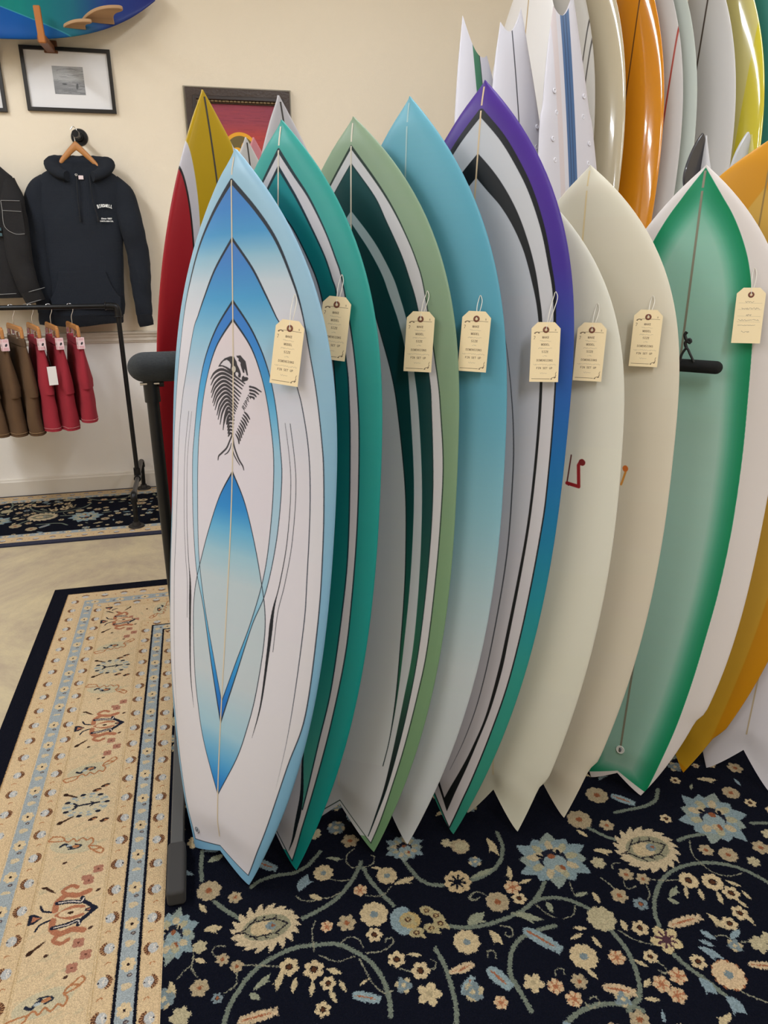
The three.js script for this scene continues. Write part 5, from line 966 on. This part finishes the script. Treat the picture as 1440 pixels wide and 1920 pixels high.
  { // kangaroo pocket, a pad following the front
    const s = new THREE.Shape(); s.moveTo(-0.185, 0); s.lineTo(0.185, 0); s.lineTo(0.19, 0.06); s.quadraticCurveTo(0.15, 0.10, 0.125, 0.205); s.lineTo(-0.125, 0.205); s.quadraticCurveTo(-0.15, 0.10, -0.19, 0.06); s.closePath();
    mesh('pocket', new THREE.ExtrudeGeometry(s, { depth: 0.006, bevelEnabled: true, bevelSize: 0.003, bevelThickness: 0.003, bevelSegments: 2 }).translate(...L(-0.63, 1.165, 0.071).toArray()), navyCloth, t);
  }
  const print = canvas(256, 320, (g, ww, hh) => {
    g.clearRect(0, 0, ww, hh); g.fillStyle = '#f2f2ee'; g.textAlign = 'center';
    'BIRDWELL'.split('').forEach((c, i) => { const u = (i - 3.5) / 3.5; g.save(); g.translate(128 + u * 98, 74 + u * u * 20); g.rotate(u * 0.22); g.scale(1, 1.25 + u * u * 0.3); g.font = 'bold 50px sans-serif'; g.fillText(c, 0, 0); g.restore(); });
    g.font = 'italic bold 34px sans-serif'; g.fillText('Since 1961', 132, 262); g.font = 'bold 28px sans-serif'; g.fillText('SANTA ANA CAL', 132, 300);
  });
  mesh('chest_print', new THREE.PlaneGeometry(0.088, 0.110, 6, 6).translate(...L(-0.464, 1.690, 0.079).toArray()), std(0xffffff, 0.8, { map: print, transparent: true, alphaTest: 0.02 }), t).userData.label = 'white printed lettering';
}
{
  // black work jacket at the left edge
  const bx = -1.16, by = 1.22, bz = WALL_Z + 0.168, t = thing('jacket', 'black work jacket with pale contrast stitching cut off at the left edge', 'jacket', [bx, by, bz]);
  const cloth = clothMat(0x1a1819), L = (x, y, z = 0) => V(x - bx, y - by, z), w = wrinkle(0.010, 9, 12.4), thread = std(0x8d8c8a, 0.8);
  const rows = [[1.235, -1.17, 0.215, 0.06], [1.40, -1.165, 0.222, 0.07], [1.60, -1.16, 0.228, 0.07], [1.78, -1.155, 0.236, 0.066], [1.87, -1.15, 0.225, 0.058], [1.92, -1.15, 0.17, 0.05], [1.965, -1.15, 0.09, 0.045]];
  const dense = []; for (let i = 0; i < rows.length - 1; i++) for (let k = 0; k < 6; k++) dense.push(rows[i].map((v, m) => lerp(v, rows[i + 1][m], k / 6))); dense.push(rows[rows.length - 1]);
  mesh('body', loft(dense.map(([y, cx, rx, rz]) => oval(L(cx, y), rx, rz, 40, 2.6, w))), cloth, t);
  mesh('collar', loft([0, 1, 2].map((i) => oval(L(-1.15, 1.94 + i * 0.022), 0.085 + i * 0.012, 0.05 + i * 0.004, 28, 2.2))), cloth, t);
  const path = [L(-0.965, 1.855, 0.0), L(-0.945, 1.74, 0.02), L(-0.945, 1.58, 0.04), L(-0.945, 1.44, 0.045), L(-0.925, 1.30, 0.045), L(-0.905, 1.235, 0.04)];
  const s = mesh('sleeve', sleeve(path, [0.05, 0.068, 0.07, 0.066, 0.06, 0.05], 0.75, wrinkle(0.010, 12, 3)), cloth, t);
  mesh('cuff', sleeve([L(-0.918, 1.275, 0.045), L(-0.905, 1.235, 0.045), L(-0.897, 1.21, 0.043)], [0.056, 0.055, 0.053], 0.8), cloth, s);
  for (const y of [1.275, 1.213]) mesh('cuff_stitching', tube(Array.from({ length: 9 }, (_, i) => { const a = lerp(0.1, 3.04, i / 8); return L(-0.905 + (1.235 - y) * -0.22 - Math.cos(a) * 0.057, y - 0.010 * Math.cos(a) * 1.5, 0.045 + Math.sin(a) * 0.047); }), 0.0016, 24, 6), thread, s);
  // sleeve pocket
  const sh = new THREE.Shape(); sh.moveTo(-0.045, 0.085); sh.lineTo(0.05, 0.085); sh.lineTo(0.05, -0.085); sh.lineTo(0.0, -0.085); sh.lineTo(-0.045, -0.05); sh.closePath();
  const pk = mesh('sleeve_pocket', new THREE.ExtrudeGeometry(sh, { depth: 0.005, bevelEnabled: true, bevelSize: 0.002, bevelThickness: 0.002, bevelSegments: 1 }).rotateY(0.25).translate(...L(-0.94, 1.66, 0.083).toArray()), cloth, s);
  const P3 = (x, y) => L(-0.94 + x * 0.97, 1.66 + y, 0.0925 - x * 0.25);
  mesh('pocket_stitching', tube([P3(-0.044, 0.083), P3(-0.044, 0.04), P3(-0.044, -0.05), P3(0.0, -0.084), P3(0.048, -0.084)], 0.0016, 40, 6), thread, pk);
  mesh('flap_stitching', tube([P3(-0.044, 0.084), P3(0.048, 0.084)], 0.0014, 6, 6), thread, pk); mesh('flap_stitching', tube([P3(-0.044, 0.034), P3(0.048, 0.03)], 0.0016, 6, 6), thread, pk);
  mesh('hem_stitching', tube([L(-1.36, 1.262, 0.06), L(-1.16, 1.256, 0.075), L(-0.99, 1.26, 0.066)], 0.0016, 20, 6), thread, t);
  for (const y of [1.60, 1.572]) mesh('chest_stripe', box(0.10, 0.016, 0.003, ...L(-1.06, y, 0.073).toArray(), 0.001), std(0x3f5a60, 0.8), t);
}

// ---------------------------------------------------------------- pipe clothes rack
const RZ = -4.5, RY = 1.197;
{
  const t = thing('clothes_rack', 'black iron pipe clothes rack standing on the runner rug', 'clothes rack', [-0.47, 0, RZ]);
  const at = (x, y, z) => V(x + 0.47, y, z - RZ);
  const rightX = -0.452, leftX = -2.3;
  mesh('rail', rod(at(leftX, RY, RZ), at(rightX, RY, RZ), 0.0133), pipeMat, t);
  for (const [x, s] of [[rightX, 1], [leftX, -1]]) {
    const elbow = mesh('elbow', tube([at(x - s * 0.05, RY, RZ), at(x - s * 0.02, RY, RZ), at(x + s * 0.004, RY - 0.006, RZ), at(x + s * 0.012, RY - 0.03, RZ), at(x + s * 0.012, RY - 0.058, RZ)], 0.0185, 24, 16), pipeMat, t);
    mesh('elbow_collar', [torus(0.0195, 0.004).rotateY(Math.PI / 2).translate(...at(x - s * 0.05, RY, RZ).toArray()), torus(0.0195, 0.004).rotateX(Math.PI / 2).translate(...at(x + s * 0.012, RY - 0.058, RZ).toArray())], pipeMat, elbow);
    mesh('upright', rod(at(x + s * 0.012, RY - 0.03, RZ), at(x + s * 0.012, 0.19, RZ), 0.0133), pipeMat, t);
    const ux = x + s * 0.012;
    mesh('cross_pipe', rod(at(ux, 0.185, -4.16), at(ux, 0.195, -4.83), 0.0133), std(0x4b4744, 0.45, { metalness: 0.5 }), t);
    mesh('tee_fitting', [rod(at(ux, 0.187, RZ + 0.045), at(ux, 0.193, RZ - 0.045), 0.0205), rod(at(ux, 0.19, RZ), at(ux, 0.245, RZ), 0.0205)], pipeMat, t);
    for (const [z, d] of [[-4.14, 1], [-4.85, -1]]) {
      const leg = mesh('leg', [rod(at(ux - 0.004, 0.008, z), at(ux, 0.165, z), 0.0133), tube([at(ux, 0.15, z), at(ux, 0.175, z), at(ux, 0.187, z - d * 0.012), at(ux, 0.188, z - d * 0.045)], 0.0185, 20, 14)], pipeMat, t);
      mesh('floor_flange', [new THREE.CylinderGeometry(0.042, 0.045, 0.008, 28).translate(...at(ux - 0.004, 0.005, z).toArray()), new THREE.CylinderGeometry(0.019, 0.025, 0.022, 20).translate(...at(ux - 0.004, 0.018, z).toArray())], std(0x2a2624, 0.5, { metalness: 0.4 }), leg);
    }
  }
}
// shorts on clip hangers: local x runs along the hanger, y down from the waist
function clipHanger(x, turn, label) {
  const t = thing('clip_hanger', label, 'hanger', [x, RY, RZ], 'clip hangers on the clothes rack', turn);
  mesh('hook', tube([V(0, -0.005, 0.014), V(0, 0.012, 0.012), V(0, 0.0165, 0), V(0, 0.008, -0.014), V(0, -0.02, -0.014), V(0, -0.05, -0.002), V(0, -0.09, 0)], 0.0020, 40), chrome, t);
  mesh('hanger_bar', [box(0.30, 0.030, 0.016, 0, -0.105, 0, 0.006), ...[-1, 1].map((s) => box(0.03, 0.055, 0.016, s * 0.148, -0.125, 0, 0.006))], hangerWood, t);
  for (const s of [-1, 1]) mesh('clip', [box(0.004, 0.038, 0.014, s * 0.10, -0.138, 0.012, 0.001), box(0.004, 0.038, 0.014, s * 0.10, -0.138, -0.012, 0.001), box(0.03, 0.006, 0.03, s * 0.10, -0.152, 0, 0.001)], chrome, t);
  return t;
}
function shorts(x, turn, label, cloth, len, group, labelled = true, paperTag = false) {
  const t = thing('shorts', label, 'shorts', [x, RY - 0.155, RZ], group, turn), w = wrinkle(0.009, 11, x * 9), n = 30;
  const fold = (q, a) => { q.z += 0.006 * Math.sin(q.x * 46 + x * 20) * clamp(-q.y / 0.2); return w(q); };
  const rows = [[0, 0.185, 0.013], [-0.03, 0.187, 0.016], [-0.09, 0.196, 0.028], [-0.16, 0.208, 0.040], [-0.22, 0.215, 0.048], [-0.26, 0.216, 0.045]], k = len / 0.44;
  const body = loft(rows.map(([y, rx, rz]) => oval(V(0, y * k, 0), rx, rz, n, 2.3, fold)));
  const leg = (s) => loft(Array.from({ length: 12 }, (_, i) => { const u = i / 11; return oval(V(s * lerp(0.098, 0.128, u), lerp(-0.19, -0.44, u) * k, 0.004 * s), lerp(0.10, 0.092, u), lerp(0.034, 0.046, u), n, 2.2, fold); }));
  mesh('cloth', [body, leg(1), leg(-1)], cloth, t);
  mesh('waistband', loft([[0.003, 0.187, 0.0155], [-0.002, 0.190, 0.0185], [-0.034, 0.191, 0.0215], [-0.038, 0.189, 0.018]].map(([y, rx, rz]) => oval(V(0, y, 0), rx, rz, n, 2.3))), cloth, t);
  for (const s of [1, -1]) mesh('hem_stitching', new THREE.TubeGeometry(new THREE.CatmullRomCurve3(oval(V(s * 0.127, -0.425 * k, 0.004 * s), 0.094, 0.046, 20, 2.2, fold), true), 40, 0.0011, 5, true), std(cloth.color.getHex() === 0x98202f ? 0xc98a86 : 0x9c7d58, 0.9), t);
  if (labelled) mesh('size_label', [box(0.004, 0.062, 0.034, 0.193, -0.024, 0, 0.001), box(0.03, 0.062, 0.002, 0.18, -0.024, 0.019, 0.0008)], labelMat, t).userData.label = 'pink and white printed label';
  if (paperTag) { const g = mesh('paper_tag', box(0.001, 0.100, 0.046, 0.232, -0.19, -0.02, 0.0004), std(0xe4dfdc, 0.8), t); mesh('tag_loop', tube([V(0.195, -0.03, -0.005), V(0.225, -0.09, -0.015), V(0.232, -0.142, -0.02)], 0.0008, 12, 5), std(0x1a1a1a, 0.6), g); }
  return t;
}
const labelMat = std(0xffffff, 0.7, { map: canvas(64, 128, (g, w, h) => { g.fillStyle = '#e2c6c8'; g.fillRect(0, 0, w, h); g.fillStyle = '#c66a78'; for (let i = 0; i < 3; i++) { g.fillRect(8, 10 + i * 9, 48, 3); g.fillRect(8, 96 + i * 10, 48, 4); } g.fillStyle = '#2c2a30'; g.beginPath(); g.ellipse(36, 66, 10, 17, 0.4, 0, 7); g.fill(); }) });
const redCloth = clothMat(0x98202f), brownCloth = clothMat(0x5c4229);
const PI2 = Math.PI / 2;
const rackThings = [
  [-1.185, -PI2 + 0.42, 'brown', 0.52, 'brown shorts partly cut off by the left edge, leftmost on the rack'],
  [-1.088, -PI2 + 0.42, 'brown', 0.52, 'brown shorts second from the left on the rack with a pink and white label'],
  [-0.991, -PI2 + 0.42, 'brown', 0.52, 'brown shorts nearest the red ones on the rack'],
  [-0.895, -PI2 + 0.36, 'red', 0.50, 'dark red shorts with a blank white paper tag, leftmost of the red pairs'],
  [-0.800, -PI2 + 0.34, 'red', 0.50, 'dark red shorts in the middle of the red pairs'],
  [-0.690, -PI2 + 0.32, 'red', 0.46, 'dark red shorts hanging apart at the right end of the rack'],
];
rackThings.forEach(([x, turn, c, len, label], i) => {
  clipHanger(x, turn, 'wooden clip hanger holding the ' + ['leftmost brown shorts', 'second brown shorts', 'brown shorts nearest the red ones', 'red shorts with the paper tag', 'middle red shorts', 'red shorts at the right end'][i]);
  shorts(x, turn, label, c === 'red' ? redCloth : brownCloth, len, c === 'red' ? 'dark red shorts on the rack' : 'brown shorts on the rack', i !== 0 && i !== 2, i === 3);
});
renderer.render(scene, camera);
